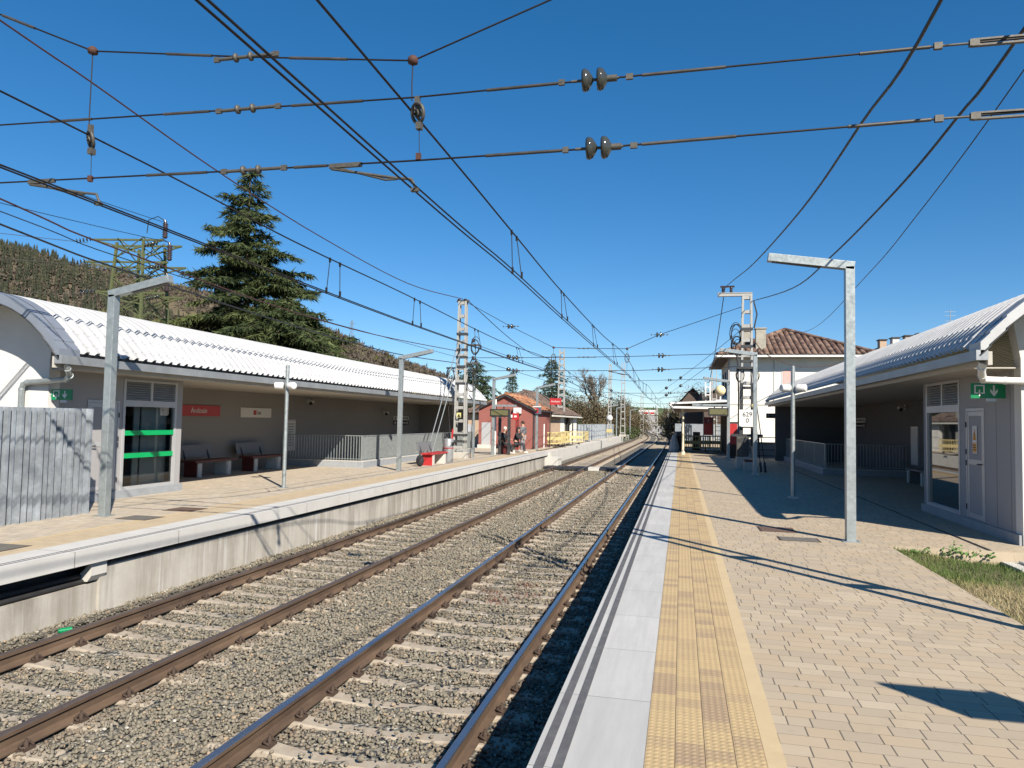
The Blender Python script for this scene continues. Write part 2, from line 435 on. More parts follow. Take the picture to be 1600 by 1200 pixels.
M['bark'] = mat('bark', (.10,.075,.055), .9, 0, .3, 6, .5, 20)
M['grassblade'] = leaf_mat('grass_blades', [(0., (.06,.10,.025)), (.45, (.10,.14,.035)), (.6, (.26,.21,.10)), (1., (.42,.34,.20))], .8)
M['soil'] = mat('grassy_soil', (.13,.12,.06), .95, 0, .35, 6, .6, 30, dirt=(.20,.15,.09))
M['ground'] = mat('rough_ground', (.13,.125,.07), .95, 0, .3, .12, .3, 3, dirt=(.17,.14,.09))
def tile_mat(name, a, b, c3):
    n = NB(name); x, y, z = n.xyz()
    i = n.white(n.comb(n.m('FLOOR', n.m('DIVIDE', x, .22)), n.m('FLOOR', n.m('DIVIDE', y, .4)), n.m('FLOOR', n.m('DIVIDE', z, .3))), '3D')
    c = n.ramp(i, [(0., tuple(q*.6 for q in a)), (.3, a), (.6, b), (1., c3)]); c = n.mix(n.mr(n.noise(1.4, 6, .7), .45, .7, 0, .5), c, tuple(q*.55 for q in b))
    n.set('Base Color', c); n.set('Roughness', .88); n.bump(n.noise(30, 4), .3, .01); return n.mat
M['tiles_old'] = tile_mat('old_clay_tiles', (.105,.058,.042), (.165,.098,.07), (.225,.155,.112))
M['tiles_orange'] = tile_mat('orange_clay_tiles', (.25,.105,.055), (.32,.145,.075), (.36,.19,.105))
M['tiles_brown'] = tile_mat('brown_roof_tiles', (.10,.068,.052), (.145,.10,.078), (.18,.13,.10))
M['slate'] = tile_mat('dark_slate', (.035,.037,.043), (.05,.052,.06), (.075,.078,.085))
def brick_mat(name, a, b, mortar, sc=4.0):
    n = NB(name); x, y, z = n.xyz(); t = n.t.nodes.new('ShaderNodeTexBrick')
    n.t.links.new(n.comb(n.m('ADD', x, y), z), t.inputs['Vector'])
    t.inputs['Color1'].default_value = (*a, 1); t.inputs['Color2'].default_value = (*b, 1); t.inputs['Mortar'].default_value = (*mortar, 1)
    t.inputs['Scale'].default_value = sc; t.inputs['Mortar Size'].default_value = .012
    c = n.mix(n.mr(n.noise(.8, 6, .7), .4, .75, 0, .4), t.outputs[0], tuple(q*.7 for q in a))
    n.set('Base Color', c); n.set('Roughness', .88); n.bump(n.noise(30, 4), .2, .006); return n.mat
M['redbrick'] = brick_mat('red_painted_brick', (.25,.085,.07), (.28,.10,.082), (.235,.085,.07))
M['beigewall'] = mat('peach_render', (.42,.31,.225), .85, 0, .08, 1.5, .2, 30, dirt=(.40,.29,.21))
M['creamwall'] = mat('cream_white_render', (.70,.685,.63), .85, 0, .04, .8, .15, 30)
M['corrug'] = mat('corrugated_galvanised', (.40,.44,.48), .38, .5, .3, 3, .03, 40, dirt=(.24,.27,.31))
M['hill'] = None
# ================================================================== ground, tracks, platforms
rng = random.Random(7)
nr = np.random.default_rng(11)
RAILZ = -0.768
def curve(y): return 0.0 if y < 105 else -((y-105)**2)/1800.0
T1, T2 = -2.575, -6.115
ys_path = [-4, 0, 5, 10, 20, 40, 70, 100]+list(range(106, 400, 6))

b = MB(); b.add([(-4000,-400,-1.12),(4000,-400,-1.12),(4000,5000,-1.12),(-4000,5000,-1.12)], [(0,1,2,3)])
struct('ground', b, M['ground'], fix=False)

# ballast bed: fine displaced sheet near, plain strip further
def bed():
    b = MB(); xs = np.linspace(-7.95, -0.75, 61); ys = list(np.arange(-3, 30, .12))+list(np.arange(30, 60, 1.0))+list(range(60, 400, 5))
    n = len(xs)
    hz = nr.normal(0, .008, (len(ys), n))
    vs = []
    for i, y in enumerate(ys):
        for j, x in enumerate(xs):
            edge = .05*max(0, 1-abs(x+4.35)/.9) + (.06*(x < -7.4))
            vs.append((x+curve(y)*(1 if y > 100 else 0), y, -.975+edge+(hz[i, j] if y < 30 else 0)))
    fs = [(i*n+j, i*n+j+1, (i+1)*n+j+1, (i+1)*n+j) for i in range(len(ys)-1) for j in range(n-1)]
    b.add(vs, fs, 0, True); return b
struct('ballast_bed', bed(), M['ballast'], fix=False)

SP, PH = 0.585, 6.18
def sleeper_y(k): return PH+SP*k
def stones():
    base = []
    ico = bmesh.new(); bmesh.ops.create_icosphere(ico, subdivisions=1, radius=1.0)
    V0 = np.array([v.co[:] for v in ico.verts]); F0 = np.array([[v.index for v in f.verts] for f in ico.faces]); ico.free()
    shapes = []
    for k in range(14):
        sc = nr.uniform(.7, 1.25, 3); v = V0*sc
        for _ in range(5):      # chop with random planes to get facets
            d = nr.normal(size=3); d /= np.linalg.norm(d); h = nr.uniform(.42, .74)
            t = v@d; v = v-np.outer(np.clip(t-h, 0, None), d)
        shapes.append(v+nr.normal(0, .04, v.shape))
    shapes = np.array(shapes)
    P = []
    for (y0, y1, dens, r0, r1) in ((3.2, 8, 1000, .012, .027), (8, 14, 760, .013, .029), (14, 24, 420, .017, .034), (24, 44, 130, .026, .045)):
        n = int(dens*(y1-y0)*7.0); x = nr.uniform(-7.85, -.85, n); y = nr.uniform(y0, y1, n); r = nr.uniform(r0, r1, n)*np.where(nr.random(n) < .06, 1.5, 1)
        P.append(np.stack([x, y, r], 1))
    P = np.concatenate(P); x, y, r = P.T
    keep = np.ones(len(x), bool); near_rail = np.zeros(len(x))
    z = nr.uniform(-.985, -.945, len(x)) + .05*np.clip(1-np.abs(x+4.35)/.9, 0, 1) + .06*(x < -7.4)
    for tc in (T1, T2):
        on = np.abs(x-tc) < 1.34; ph = np.abs((y-PH+SP/2) % SP-SP/2)
        outer = np.abs(np.abs(x-tc)-.86) > .28
        sl = on & (ph < .115); lim = np.where((np.abs(x-tc) > .98), .72, .10)
        keep &= ~(sl & (nr.random(len(x)) > lim))
        z = np.where(sl, z+.03, z)
        for rc in (-.86, .86):
            d = np.abs(x-(tc+rc)); keep &= d > .085; near_rail = np.maximum(near_rail, np.clip(1-d/.45, 0, 1))
    x, y, r, z, near_rail = x[keep], y[keep], r[keep], z[keep], near_rail[keep]
    n = len(x); si = nr.integers(0, len(shapes), n)
    a, bb = nr.uniform(0, 6.283, n), nr.uniform(-.6, .6, n)
    ca, sa, cb, sb = np.cos(a), np.sin(a), np.cos(bb), np.sin(bb)
    V = shapes[si]*r[:, None, None]; V[:, :, 2] *= .8
    X, Y, Z = V[..., 0], V[..., 1], V[..., 2]
    Y, Z = Y*cb[:, None]-Z*sb[:, None], Y*sb[:, None]+Z*cb[:, None]
    X, Y = X*ca[:, None]-Y*sa[:, None], X*sa[:, None]+Y*ca[:, None]
    V = np.stack([X+x[:, None], Y+y[:, None], Z+z[:, None]], 2).reshape(-1, 3)
    nv = len(V0); F = (F0[None]+(np.arange(n)*nv)[:, None, None]).reshape(-1, 3)
    me = bpy.data.meshes.new('ballast_stones'); me.vertices.add(len(V)); me.vertices.foreach_set('co', V.astype(np.float32).ravel())
    me.loops.add(F.size); me.loops.foreach_set('vertex_index', F.astype(np.int32).ravel())
    me.polygons.add(len(F)); me.polygons.foreach_set('loop_start', np.arange(0, F.size, 3, dtype=np.int32)); me.polygons.foreach_set('loop_total', np.full(len(F), 3, np.int32))
    t = nr.random(n)[:, None]; g = np.array([.188, .168, .126]); g2 = np.array([.25, .22, .168]); g3 = np.array([.148, .135, .102])
    c = np.where(t < .5, g+(g3-g)*(1-t*2), g+(g2-g)*(t*2-1)); c = c*nr.uniform(.88, 1.12, (n, 1))
    br = np.array([.18, .13, .09]); f = np.clip(near_rail*1.15+nr.normal(0, .2, n), 0, .85)[:, None]*nr.random((n, 1))**.5; c = c*(1-f)+br*f
    wht = nr.random(n) < .009; c[wht] = np.array([.42, .40, .35]); tan = nr.random(n) < .05; c[tan] = np.array([.31, .235, .155])
    at = me.color_attributes.new('tint', 'FLOAT_COLOR', 'POINT')
    at.data.foreach_set('color', np.repeat(np.concatenate([c, np.ones((n, 1))], 1), nv, 0).astype(np.float32).ravel())
    me.materials.append(M['stone']); me.update(); me.validate()
    return link(bpy.data.objects.new('ballast_stones', me))
tag(stones(), 'grey and brown crushed stone ballast between and beside the rails', None, None, 'stuff')

# sleepers
def sleeper_mesh():
    b = MB(); xs = [-1.3, -1.25, -1.0, -.72, -.45, -.2, 0, .2, .45, .72, 1.0, 1.25, 1.3]
    zt = [-.02, .0, .004, .0, -.028, -.034, -.036, -.034, -.028, .0, .004, .0, -.02]
    wd = [.20, .22, .22, .21, .17, .165, .165, .165, .17, .21, .22, .22, .20]
    vs = []
    for x, z, wdt in zip(xs, zt, wd): vs += [(x,-wdt/2-.03,-.16),(x,-wdt/2,z-.012),(x,-wdt/2+.018,z),(x,wdt/2-.018,z),(x,wdt/2,z-.012),(x,wdt/2+.03,-.16)]
    fs = [(i*6+j, i*6+j+1, (i+1)*6+j+1, (i+1)*6+j) for i in range(len(xs)-1) for j in range(5)]
    b.add(vs, fs); b.add(vs[:6], [tuple(range(6))]); b.add(vs[-6:], [tuple(range(6))])
    return b
SLZ = RAILZ-.165
sm = sleeper_mesh().mesh('sleeper', M['sleeper'])
def clip_mesh():
    b = MB()
    b.box(-.15, .15, -.06, .06, .0, .012)
    for s in (-1, 1):
        b.box(s*.075, s*.15, -.06, .06, .012, .025)
        b.tube([(s*.14,-.05,.03),(s*.10,-.055,.05),(s*.072,-.03,.035),(s*.10,0,.065),(s*.072,.03,.035),(s*.10,.055,.05),(s*.14,.05,.03)], .011, 5)
        b.lathe([(.02,0),(.02,.05),(.012,.055),(.012,.075),(0,.076)], (s*.115,0,.02), n=6)
    return b
cm = clip_mesh().mesh('rail_fastening', M['rust'])
for tc, lab, grp in ((T1, 'pale concrete sleeper of the near track, with the polished rails on it', 'sleepers of the near track'),
                     (T2, 'pale concrete sleeper of the far track, with the dull brown rails on it', 'sleepers of the far track')):
    for k in range(-6, 96):
        y = sleeper_y(k); o = link(bpy.data.objects.new('sleeper', sm)); o.location = (tc+rng.uniform(-.02,.02), y+rng.uniform(-.015,.015), SLZ+rng.uniform(-.006,.004)); o.rotation_euler = (0,0,rng.uniform(-.008,.008))
        tag(o, lab, 'sleeper', grp)
        if y < 19:
            for rc in (-.86, .86):
                c = link(bpy.data.objects.new('rail_fastening', cm)); c.parent = o; c.location = (rc, 0, 0)
b = MB()
for tc in (T1, T2):
    for k in range(96, 420):
        y = sleeper_y(k); cx = tc+curve(y); b.box(cx-1.3, cx+1.3, y-.11, y+.11, SLZ-.1, SLZ)
tag(obj('distant_sleepers', b, M['sleeper']), 'far off sleepers where the two tracks bend left', None, None, 'stuff')

# rails
prof = [(-.07,0),(.07,0),(.07,.012),(.02,.03),(.0095,.045),(.0095,.115),(.034,.125),(.036,.155),(.028,.165),(-.028,.165),(-.036,.155),(-.034,.125),(-.0095,.115),(-.0095,.045),(-.02,.03),(-.07,.012)]
def rail(xc, top, label):
    b = MB(); n = len(prof); vs = []
    for y in ys_path:
        c = curve(y); c2 = (curve(y+1)-curve(y-1))/2; L = math.hypot(1, c2)
        for px, pz in prof: vs.append((xc+c+px/L, y-px*c2/L, SLZ+.004+pz))
    m = []
    for i in range(len(ys_path)-1):
        for j in range(n):
            b.add([], [], 0); b.f.append((i*n+j, i*n+(j+1) % n, (i+1)*n+(j+1) % n, (i+1)*n+j)); b.m.append(1 if j in (7, 8, 9) else 0); b.sm.append(False)
    b.v = vs
    o = obj('rail', b, [M['railside'], top]); return tag(o, label, 'rail', 'running rails of the two tracks')
rail(T1+.86, M['railtop'], 'polished steel rail closest to the near platform edge')
rail(T1-.86, M['railtop'], 'polished steel rail with rusty web, far side of the near track')
rail(T2+.86, M['railtopdull'], 'dull brown rail of the far track, on its inner side')
rail(T2-.86, M['railtopdull'], 'dull brown rail running beside the far platform wall')

# rubber level crossing boards at the end of the far platform
t = thing('crossing_panel', 'dark rubber crossing boards laid across the far track', 'crossing panel', (-5.6, 41.3, RAILZ))
b = MB(); b.box(-7.55,-7.03, 40.6,42.0, -.9,RAILZ+.012); b.box(-6.93,-5.30, 40.6,42.0, -.9,RAILZ+.012); b.box(-5.2,-3.5, 40.6,42.0,-.9,RAILZ+.012); obj('board', b, M['black'], t)
b = MB(); b.box(-5.0,-4.4, 40.55,41.4, -.9,RAILZ+.05); obj('concrete_strip', b, M['lightconc'], t)

M['creamkerb'] = mat('cream_kerb_stone', (.40,.33,.235), .85, 0, .12, 3, .2, 40)
# ------------------------------------------------------------------ near platform (right)
t = link(bpy.data.objects.new('platform_near', None)); t['kind'] = 'structure'
YE = 78.0
b = MB(); b.box(-.77,-.18, -4,YE, -.20,0); struct('edge_slab', b, M['slab'], t)
b = MB(); b.box(-.735,-.685, -4,YE, -.01,.004); b.box(-.64,-.588, -4,YE, -.01,.004)
M['strip'] = mat('dark_anti_slip_strip', (.085,.085,.09), .85, 0, .15, 12, .4, 200, dirt=(.13,.13,.13)); struct('anti_slip_strip', b, M['strip'], t)
b = MB(); b.box(-.18,.46, -4,YE, -.1,0); struct('tactile_paving', b, M['tactile'], t)
b = MB(); b.box(.46,.56, -4,YE, -.1,.001); struct('border_band', b, M['band'], t)
b = MB(); b.box(.56,3.1, -4,12.3, -.1,0); b.box(.56,4.45, 12.3,YE, -.1,0); b.box(4.53,9.0, 12.3,YE, -.1,0); struct('paving', b, M['paver'], t)
b = MB(); b.box(4.45,4.53, 12.3,40, -.1,-.012); struct('drain_channel', b, M['black'], t)
b = MB(); b.box(-.62,.6, -4,YE, -1.12,-.1); b.box(.6,9.0,12.305,YE,-1.12,-.1); struct('retaining_wall', b, M['conc'], t)
b = MB(); b.box(3.1,5.15, 12.2,12.3, -.4,-.002); struct('kerb', b, M['creamkerb'], t)
# ------------------------------------------------------------------ far platform (left)
t = link(bpy.data.objects.new('platform_far', None)); t['kind'] = 'structure'
YF = 42.6
b = MB(); b.box(-8.2,-7.6, -4,YF, -.20,0)
struct('edge_slab', b, M['lip'], t)
b = MB(); b.box(-7.72,-7.70, -4,YF, -.003,.004); b.box(-7.79,-7.77, -4,YF, -.003,.004); struct('anti_slip_strip', b, M['strip'], t)
b = MB(); b.box(-8.85,-8.2, -4,YF, -.1,.0); struct('tactile_paving', b, M['tactile_left'], t)
b = MB(); b.box(-8.95,-8.85, -4,YF, -.1,.001); struct('border_band', b, M['band'], t)
b = MB(); b.box(-10.9,-8.95, -4,70, -.1,-.001); b.box(-20,-10.94, -4,70, -.1,-.001); struct('paving', b, M['paver_left'], t)
b = MB(); b.box(-10.94,-10.9, -4,70, -.1,-.012); struct('drain_channel', b, M['black'], t)
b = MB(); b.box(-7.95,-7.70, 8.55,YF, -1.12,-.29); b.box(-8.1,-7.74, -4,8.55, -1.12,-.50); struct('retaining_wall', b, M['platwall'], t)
b = MB(); b.box(-8.3,-8.0, -4,YF, -1.12,-.1); struct('recess', b, M['darkmetal'], t)  # backing coloured dark to paint in the shadow under the lip
b = MB(); b.ext([(-7.95,-.46),(-7.66,-.2),(-7.66,-.38),(-7.72,-.46)], 8.35, 8.62); struct('bracket', b, M['lightconc'], t)
b = MB(); b.tube([(-7.86,-4,-.40),(-7.86,8.5,-.40)], .045, 8); b.tube([(-7.80,-4,-.46),(-7.80,8.5,-.46)], .03, 8); struct('cable_duct', b, M['black'], t)
b = MB(); b.box(-8.1,-6.95, 42.1,43.4, -1.1,-.30); b.box(-8.6,-7.55, 42.6,43.4,-1.1,-.02); struct('end_ramp', b, M['lightconc'], t)
# the older, lower end of the far platform
b = MB(); bt = MB(); pts = [43.4, 55, 70, 85, 100, 112, 124, 134]
for y0, y1 in zip(pts, pts[1:]):
    f = lambda y: -8.15+curve(y)*.8
    b.add([(f(y0),y0,-.15),(f(y1),y1,-.15),(f(y1),y1,-1.1),(f(y0),y0,-1.1),(f(y0)-.6,y0,-.15),(f(y1)-.6,y1,-.15)], [(0,1,2,3),(0,4,5,1)])
    bt.add([(f(y0)-.6,y0,-.152),(f(y1)-.6,y1,-.152),(f(y1)-6,y1,-.152),(f(y0)-6,y0,-.152)], [(0,1,2,3)])
struct('old_edge', b, M['lip'], t); struct('old_paving', bt, M['paver_left'], t)

# green drinks can by the far wall, and the bigger white stone
b = MB(); b.tube([(-7.35,7.55,-.86),(-7.27,7.66,-.86)], .033, 10); b.tube([(-7.351,7.549,-.86),(-7.356,7.542,-.86)], .026, 10)
tag(obj('drinks_can', b, M['green']), 'crumpled green drinks can lying on the ballast by the far platform wall', 'can')

# weeds on the near track
def tuft(cx, cy, n, spread, h, b, zz):
    tints = []
    for _ in range(n):
        a = rng.uniform(0, 6.28); r = spread*rng.random()**.6; x, y = cx+r*math.cos(a), cy+r*math.sin(a)
        d = rng.uniform(0, 6.28); l = h*rng.uniform(.5, 1.2); wd = .006
        b.add([(x-wd*math.sin(d), y+wd*math.cos(d), zz), (x+wd*math.sin(d), y-wd*math.cos(d), zz), (x+l*.5*math.cos(d), y+l*.5*math.sin(d), zz+l)], [(0,1,2)])
b = MB()
for cx, cy in ((-2.9,11.4),(-2.5,12.0),(-2.7,10.9),(-2.3,11.3)): tuft(cx, cy, 60, .22, .07, b, -.95)
M['weed'] = mat('reddish_dry_weed', (.16,.07,.055), .9, 0, .4, 9, 0)
tag(obj('dry_weeds', b, M['weed'], fix=False), 'reddish dry weeds growing between the rails of the near track', None, None, 'stuff')

# ------------------------------------------------------------------ grass patch beside the near platform
def soilz(x, y): return -.045-.13*min(1, max(0, x-3.15)/.9)+.02*math.sin(x*3.1+y*2.3)
b = MB(); xs = np.linspace(3.1, 16, 44); ys2 = np.linspace(-3, 12.23, 50); n = len(xs)
b.add([(x, y, soilz(x, y)) for y in ys2 for x in xs], [(i*n+j, i*n+j+1, (i+1)*n+j+1, (i+1)*n+j) for i in range(len(ys2)-1) for j in range(n-1)], 0, True)
struct('soil', b, M['soil'], fix=False)
def tint_mesh(name, V, F, tint, material):
    """V (n,3) F (m,3) tint per vertex -> mesh with a colour attribute"""
    me = bpy.data.meshes.new(name); me.vertices.add(len(V)); me.vertices.foreach_set('co', np.asarray(V, np.float32).ravel())
    F = np.asarray(F, np.int32); me.loops.add(F.size); me.loops.foreach_set('vertex_index', F.ravel())
    me.polygons.add(len(F)); me.polygons.foreach_set('loop_start', np.arange(0, F.size, 3, dtype=np.int32)); me.polygons.foreach_set('loop_total', np.full(len(F), 3, np.int32))
    tt = np.asarray(tint, np.float32); at = me.color_attributes.new('tint', 'FLOAT_COLOR', 'POINT')
    at.data.foreach_set('color', np.stack([tt, tt, tt, np.ones_like(tt)], 1).ravel()); me.materials.append(material); me.update(); me.validate(); return me
def grass():
    n = 42000; x = 3.1+nr.random(n)*3.2-np.abs(nr.normal(0,.03,n))*(nr.random(n)<.5); y = nr.uniform(5.0, 12.22, n)
    z = np.array([soilz(a, c) for a, c in zip(x, y)])
    dry = np.clip((np.sin(x*1.9+1)+np.sin(y*1.4+2.2)+np.sin(x*4.1-y*2.7))/3*.7+.48+nr.normal(0, .16, n)-np.clip((y-10.3)/1.3, 0, 1)*.5, 0, 1)
    l = nr.uniform(.025, .075, n)*np.where(dry > .55, .8, 1.15); a = nr.uniform(0, 6.283, n); lean = nr.uniform(.2, 1.4, n)*np.where(dry > .55, 1.6, .8)
    w_ = nr.uniform(.0022, .0045, n); tall = nr.random(n) < .012; l = np.where(tall, l*2.6, l); lean = np.where(tall, .3, lean)
    dx, dy = np.cos(a), np.sin(a)
    p0 = np.stack([x-dy*w_, y+dx*w_, z-.004], 1); p1 = np.stack([x+dy*w_, y-dx*w_, z-.004], 1); p2 = np.stack([x+dx*l*lean, y+dy*l*lean, z+l], 1)
    V = np.stack([p0, p1, p2], 1).reshape(-1, 3); F = np.arange(3*n).reshape(-1, 3)
    return link(bpy.data.objects.new('grass', tint_mesh('grass', V, F, np.repeat(dry, 3), M['grassblade'])))
tag(grass(), 'patchy green and straw coloured grass beside the paving', None, None, 'stuff')
def leafclump(b, c, n, r, size):
    for _ in range(n):
        p = Vector(c)+Vector((rng.gauss(0, r), rng.gauss(0, r), abs(rng.gauss(0, r*.7)))); d = Vector((rng.gauss(0,1), rng.gauss(0,1), rng.gauss(.6,.6))).normalized(); s = d.orthogonal().normalized()*size*.5
        b.add([p-s, p+d*size, p+s, p-d*size*.5], [(0,1,2,3)])
b = MB()
for k in range(7): leafclump(b, (3.25+.2*k+rng.uniform(-.05,.05), 12.12, soilz(3.4, 12)), 14, .05, .035)
leafclump(b, (3.95, 12.13, -.02), 26, .06, .04)
M['weedgreen'] = mat('clover_leaves', (.075,.15,.03), .7, 0, .3, 30, 0)
tag(obj('clover', b, M['weedgreen'], fix=False), 'low green clover along the slab edge', None, None, 'stuff')
# drain covers
def cover(label, cx, cy, wx, wy, m):
    t = thing('drain_cover', label, 'manhole cover', (cx, cy, 0), 'metal covers set in the paving')
    b = MB(); b.box(cx-wx/2, cx+wx/2, cy-wy/2, cy+wy/2, -.01, .003); obj('frame', b, M['rust'], t)
    b = MB(); b.box(cx-wx/2+.03, cx+wx/2-.03, cy-wy/2+.03, cy+wy/2-.03, -.01, .008); obj('lid', b, m, t)
M['lidbrown'] = mat('brown_cast_iron', (.12,.075,.055), .8, .1, .25, 10, .4, 60); M['lidgrey'] = mat('grey_cast_iron', (.13,.12,.105), .8, .1, .2, 10, .4, 60)
cover('grey metal cover in the paving in front of the near lamp post', 1.83, 12.42, .62, .42, M['lidgrey'])
cover('rusty brown cover in the paving just beyond the grey one', 1.62, 13.45, .60, .62, M['lidbrown'])
cover('grey cover in the far platform beside the nearest lamp post', -9.1, 10.95, .6, .5, M['lidgrey'])
cover('rusty brown cover in the far platform in front of the glazed booth', -9.15, 12.2, .6, .55, M['lidbrown'])
cover('dark cover at the left edge of the far platform by the yellow tiles', -8.75, 7.95, .55, .5, M['lidgrey'])
t = thing('inspection_hatch', 'grey metal hatch lying on the grass at the foot of the white wall', 'hatch', (4.9, 11.9, -.1))
b = MB(); b.box(4.6,6.2, 11.5,12.19, -.3,-.135); obj('concrete_surround', b, M['lightconc'], t)
b = MB(); b.box(4.8,6.1, 11.65,12.12, -.2,-.10); obj('lid', b, M['alu'], t)
M['recessgrey'] = mat('shaded_grey_render', (.125,.122,.12), .85, 0, .06, 1.2, .2, 60)  # grey render darkened so the recess shade is part of its colour
# ================================================================== the two station buildings
ARC = [(0,2.86),(.13,2.99),(.131,3.015),(.35,3.23),(.351,3.255),(.66,3.52),(.85,3.645),(1.05,3.75),(1.35,3.86),(1.6,3.92),(1.85,3.955),(2.3,3.985),(2.8,3.985),(3.4,3.93),(4.0,3.78),(4.6,3.52),(5.2,3.15),(5.6,2.82)]
def dense():
    P = ARC; out = []
    for i in range(len(P)-1):
        (u0, z0), (u1, z1) = P[i], P[i+1]; k = 1 if u1-u0 < .01 else 3
        for q in range(k):
            t = q/k
            if 6 < i < len(P)-2:
                (ua, za), (ub, zb) = P[i-1], P[i+2]; m0, m1 = (z1-za)/(u1-ua)*(u1-u0), (zb-z0)/(ub-u0)*(u1-u0); z = (2*t**3-3*t*t+1)*z0+(t**3-2*t*t+t)*m0+(-2*t**3+3*t*t)*z1+(t**3-t*t)*m1
            else: z = z0+(z1-z0)*t
            out.append((u0+(u1-u0)*t, z))
    return out+[P[-1]]
ARC = dense()
def arcz(u):
    for (a, za), (c, zc) in zip(ARC, ARC[1:]):
        if a <= u <= c: return za+(zc-za)*(u-a)/(c-a)
    return ARC[-1][1]
def station(sx, E, W, B, yr0, yw0, yb, y1, dz, label, wallm, vergem, root_name, openings):
    X = lambda a: sx*a
    t = thing(root_name, label, 'station building', (X(W), yw0, 0))
    # ribbed roof
    b = MB(); ny = []; p = .25; y = yr0+.42
    while y < y1+.3:
        ny += [(y,0),(y+.12,0),(y+.145,.06),(y+.21,.06),(y+.235,0)]; y += p
    n = len(ny); vs = []
    for i, (u, z) in enumerate(ARC):
        (ua, za), (ub, zb) = ARC[max(0, i-1)], ARC[min(len(ARC)-1, i+1)]; L = math.hypot(ub-ua, zb-za); nx, nz = -(zb-za)/L, (ub-ua)/L
        for yy, h in ny: vs.append((X(E+u+nx*h), yy, z+dz+nz*h))
    fs = [(i*n+j, i*n+j+1, (i+1)*n+j+1, (i+1)*n+j) for i in range(len(ARC)-1) for j in range(n-1)]
    b.add(vs, fs); ro = obj('roof', b, M['roofmetal'], t, fix=False)
    # rounded tile noses at the eave
    # verge flashing along the near gable
    b = MB(); up, dn = .06, -.14
    o_ = [(X(E+u), z+dz+up) for u, z in ARC]; i_ = [(X(E+u+.0), z+dz+dn) for u, z in ARC][::-1]
    k = len(ARC); vs = []
    for yy in (yr0, yr0+.45):
        for u, z in ARC: vs.append((X(E+u), yy, z+dz+up)); vs.append((X(E+u), yy, z+dz+dn))
    fs = []
    for i in range(k-1):
        fs += [(2*i, 2*i+1, 2*i+3, 2*i+2), (2*k+2*i, 2*k+2*i+2, 2*k+2*i+3, 2*k+2*i+1), (2*i, 2*i+2, 2*k+2*i+2, 2*k+2*i), (2*i+1, 2*k+2*i+1, 2*k+2*i+3, 2*i+3)]
    fs += [(0, 2*k, 2*k+1, 1)]
    b.add(vs, fs); vf = obj('verge_flashing', b, vergem, t)
    b = MB(); b.tube([(X(E+u), yr0-.012, z+dz+dn+.008) for u, z in ARC], .012, 5); b.tube([(X(E+u), yr0+.2, z+dz+up) for u, z in ARC], .008, 5); obj('flashing_seam', b, M['darkmetal'], vf)
    b = MB()
    vs = []
    for yy in (y1-.02, y1+.32):
        for u, z in ARC: vs.append((X(E+u), yy, z+dz+.07)); vs.append((X(E+u), yy, z+dz-.12))
    b.add(vs, fs); obj('verge_flashing', b, vergem, t)
    # gutter, fascia and soffit
    b = MB(); zt = 2.80+dz
    b.box(X(E-.06), X(E+.10), yr0, y1+.3, zt-.15, zt); obj('gutter', b, M['gutter'], t)
    b = MB(); b.box(X(E+.10), X(E+.16), yr0+.02, y1+.28, zt-.22, zt-.02); b.box(X(E+.16), X(B), yw0+.06, y1, zt-.20, zt-.18); obj('soffit', b, M['soffit'], t)
    # walls
    b = MB(); top = zt-.2
    pts = [(X(W), -.3), (X(W), zt-.05+.0)]
    for u, z in ARC:
        if E+u > W-.15: pts.append((X(E+u), z+dz-.15))
    pts.append((X(E+5.6), -.3)); b.ext(pts, yw0, yw0+.25); obj('end_wall', b, M['wallwhite'], t)
    b = MB(); last = yw0+.25
    T = .12
    for (a0, a1, z0, z1) in openings:
        b.box(X(W), X(W+T), last, a0, -.3, top); b.box(X(W), X(W+T), a0, a1, -.3, z0); b.box(X(W), X(W+T), a0, a1, z1, top); last = a1
    b.box(X(W), X(W+T), last, yb, -.3, top); b.box(X(W+T), X(B), yb-.12, yb, -.3, top); obj('front_wall', b, M['wallgrey'], t)
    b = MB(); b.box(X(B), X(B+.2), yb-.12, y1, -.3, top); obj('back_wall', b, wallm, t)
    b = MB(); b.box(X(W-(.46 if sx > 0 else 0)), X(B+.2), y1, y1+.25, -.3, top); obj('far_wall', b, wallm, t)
    b = MB(); b.box(X(W-.05), X(W), yw0+.02, yb+.05, -.3, .16); b.box(X(W), X(B), yb, yb+.05, -.3, .16); obj('plinth', b, M['plinth'], t)
    return t, X, zt
LW = 11.6
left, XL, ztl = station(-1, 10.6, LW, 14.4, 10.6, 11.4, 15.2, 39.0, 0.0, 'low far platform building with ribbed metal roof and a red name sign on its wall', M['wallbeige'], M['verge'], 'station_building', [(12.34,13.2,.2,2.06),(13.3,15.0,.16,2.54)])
right, XR, ztr = station(1, 4.3, 5.2, 8.0, 12.0, 12.95, 17.7, 39.7, .17, 'low near platform building with ribbed metal roof and a dark window beside its door', M['recessgrey'], M['roofmetal'], 'station_building', [(14.38,15.22,.17,2.18),(15.55,17.5,.16,2.75)])

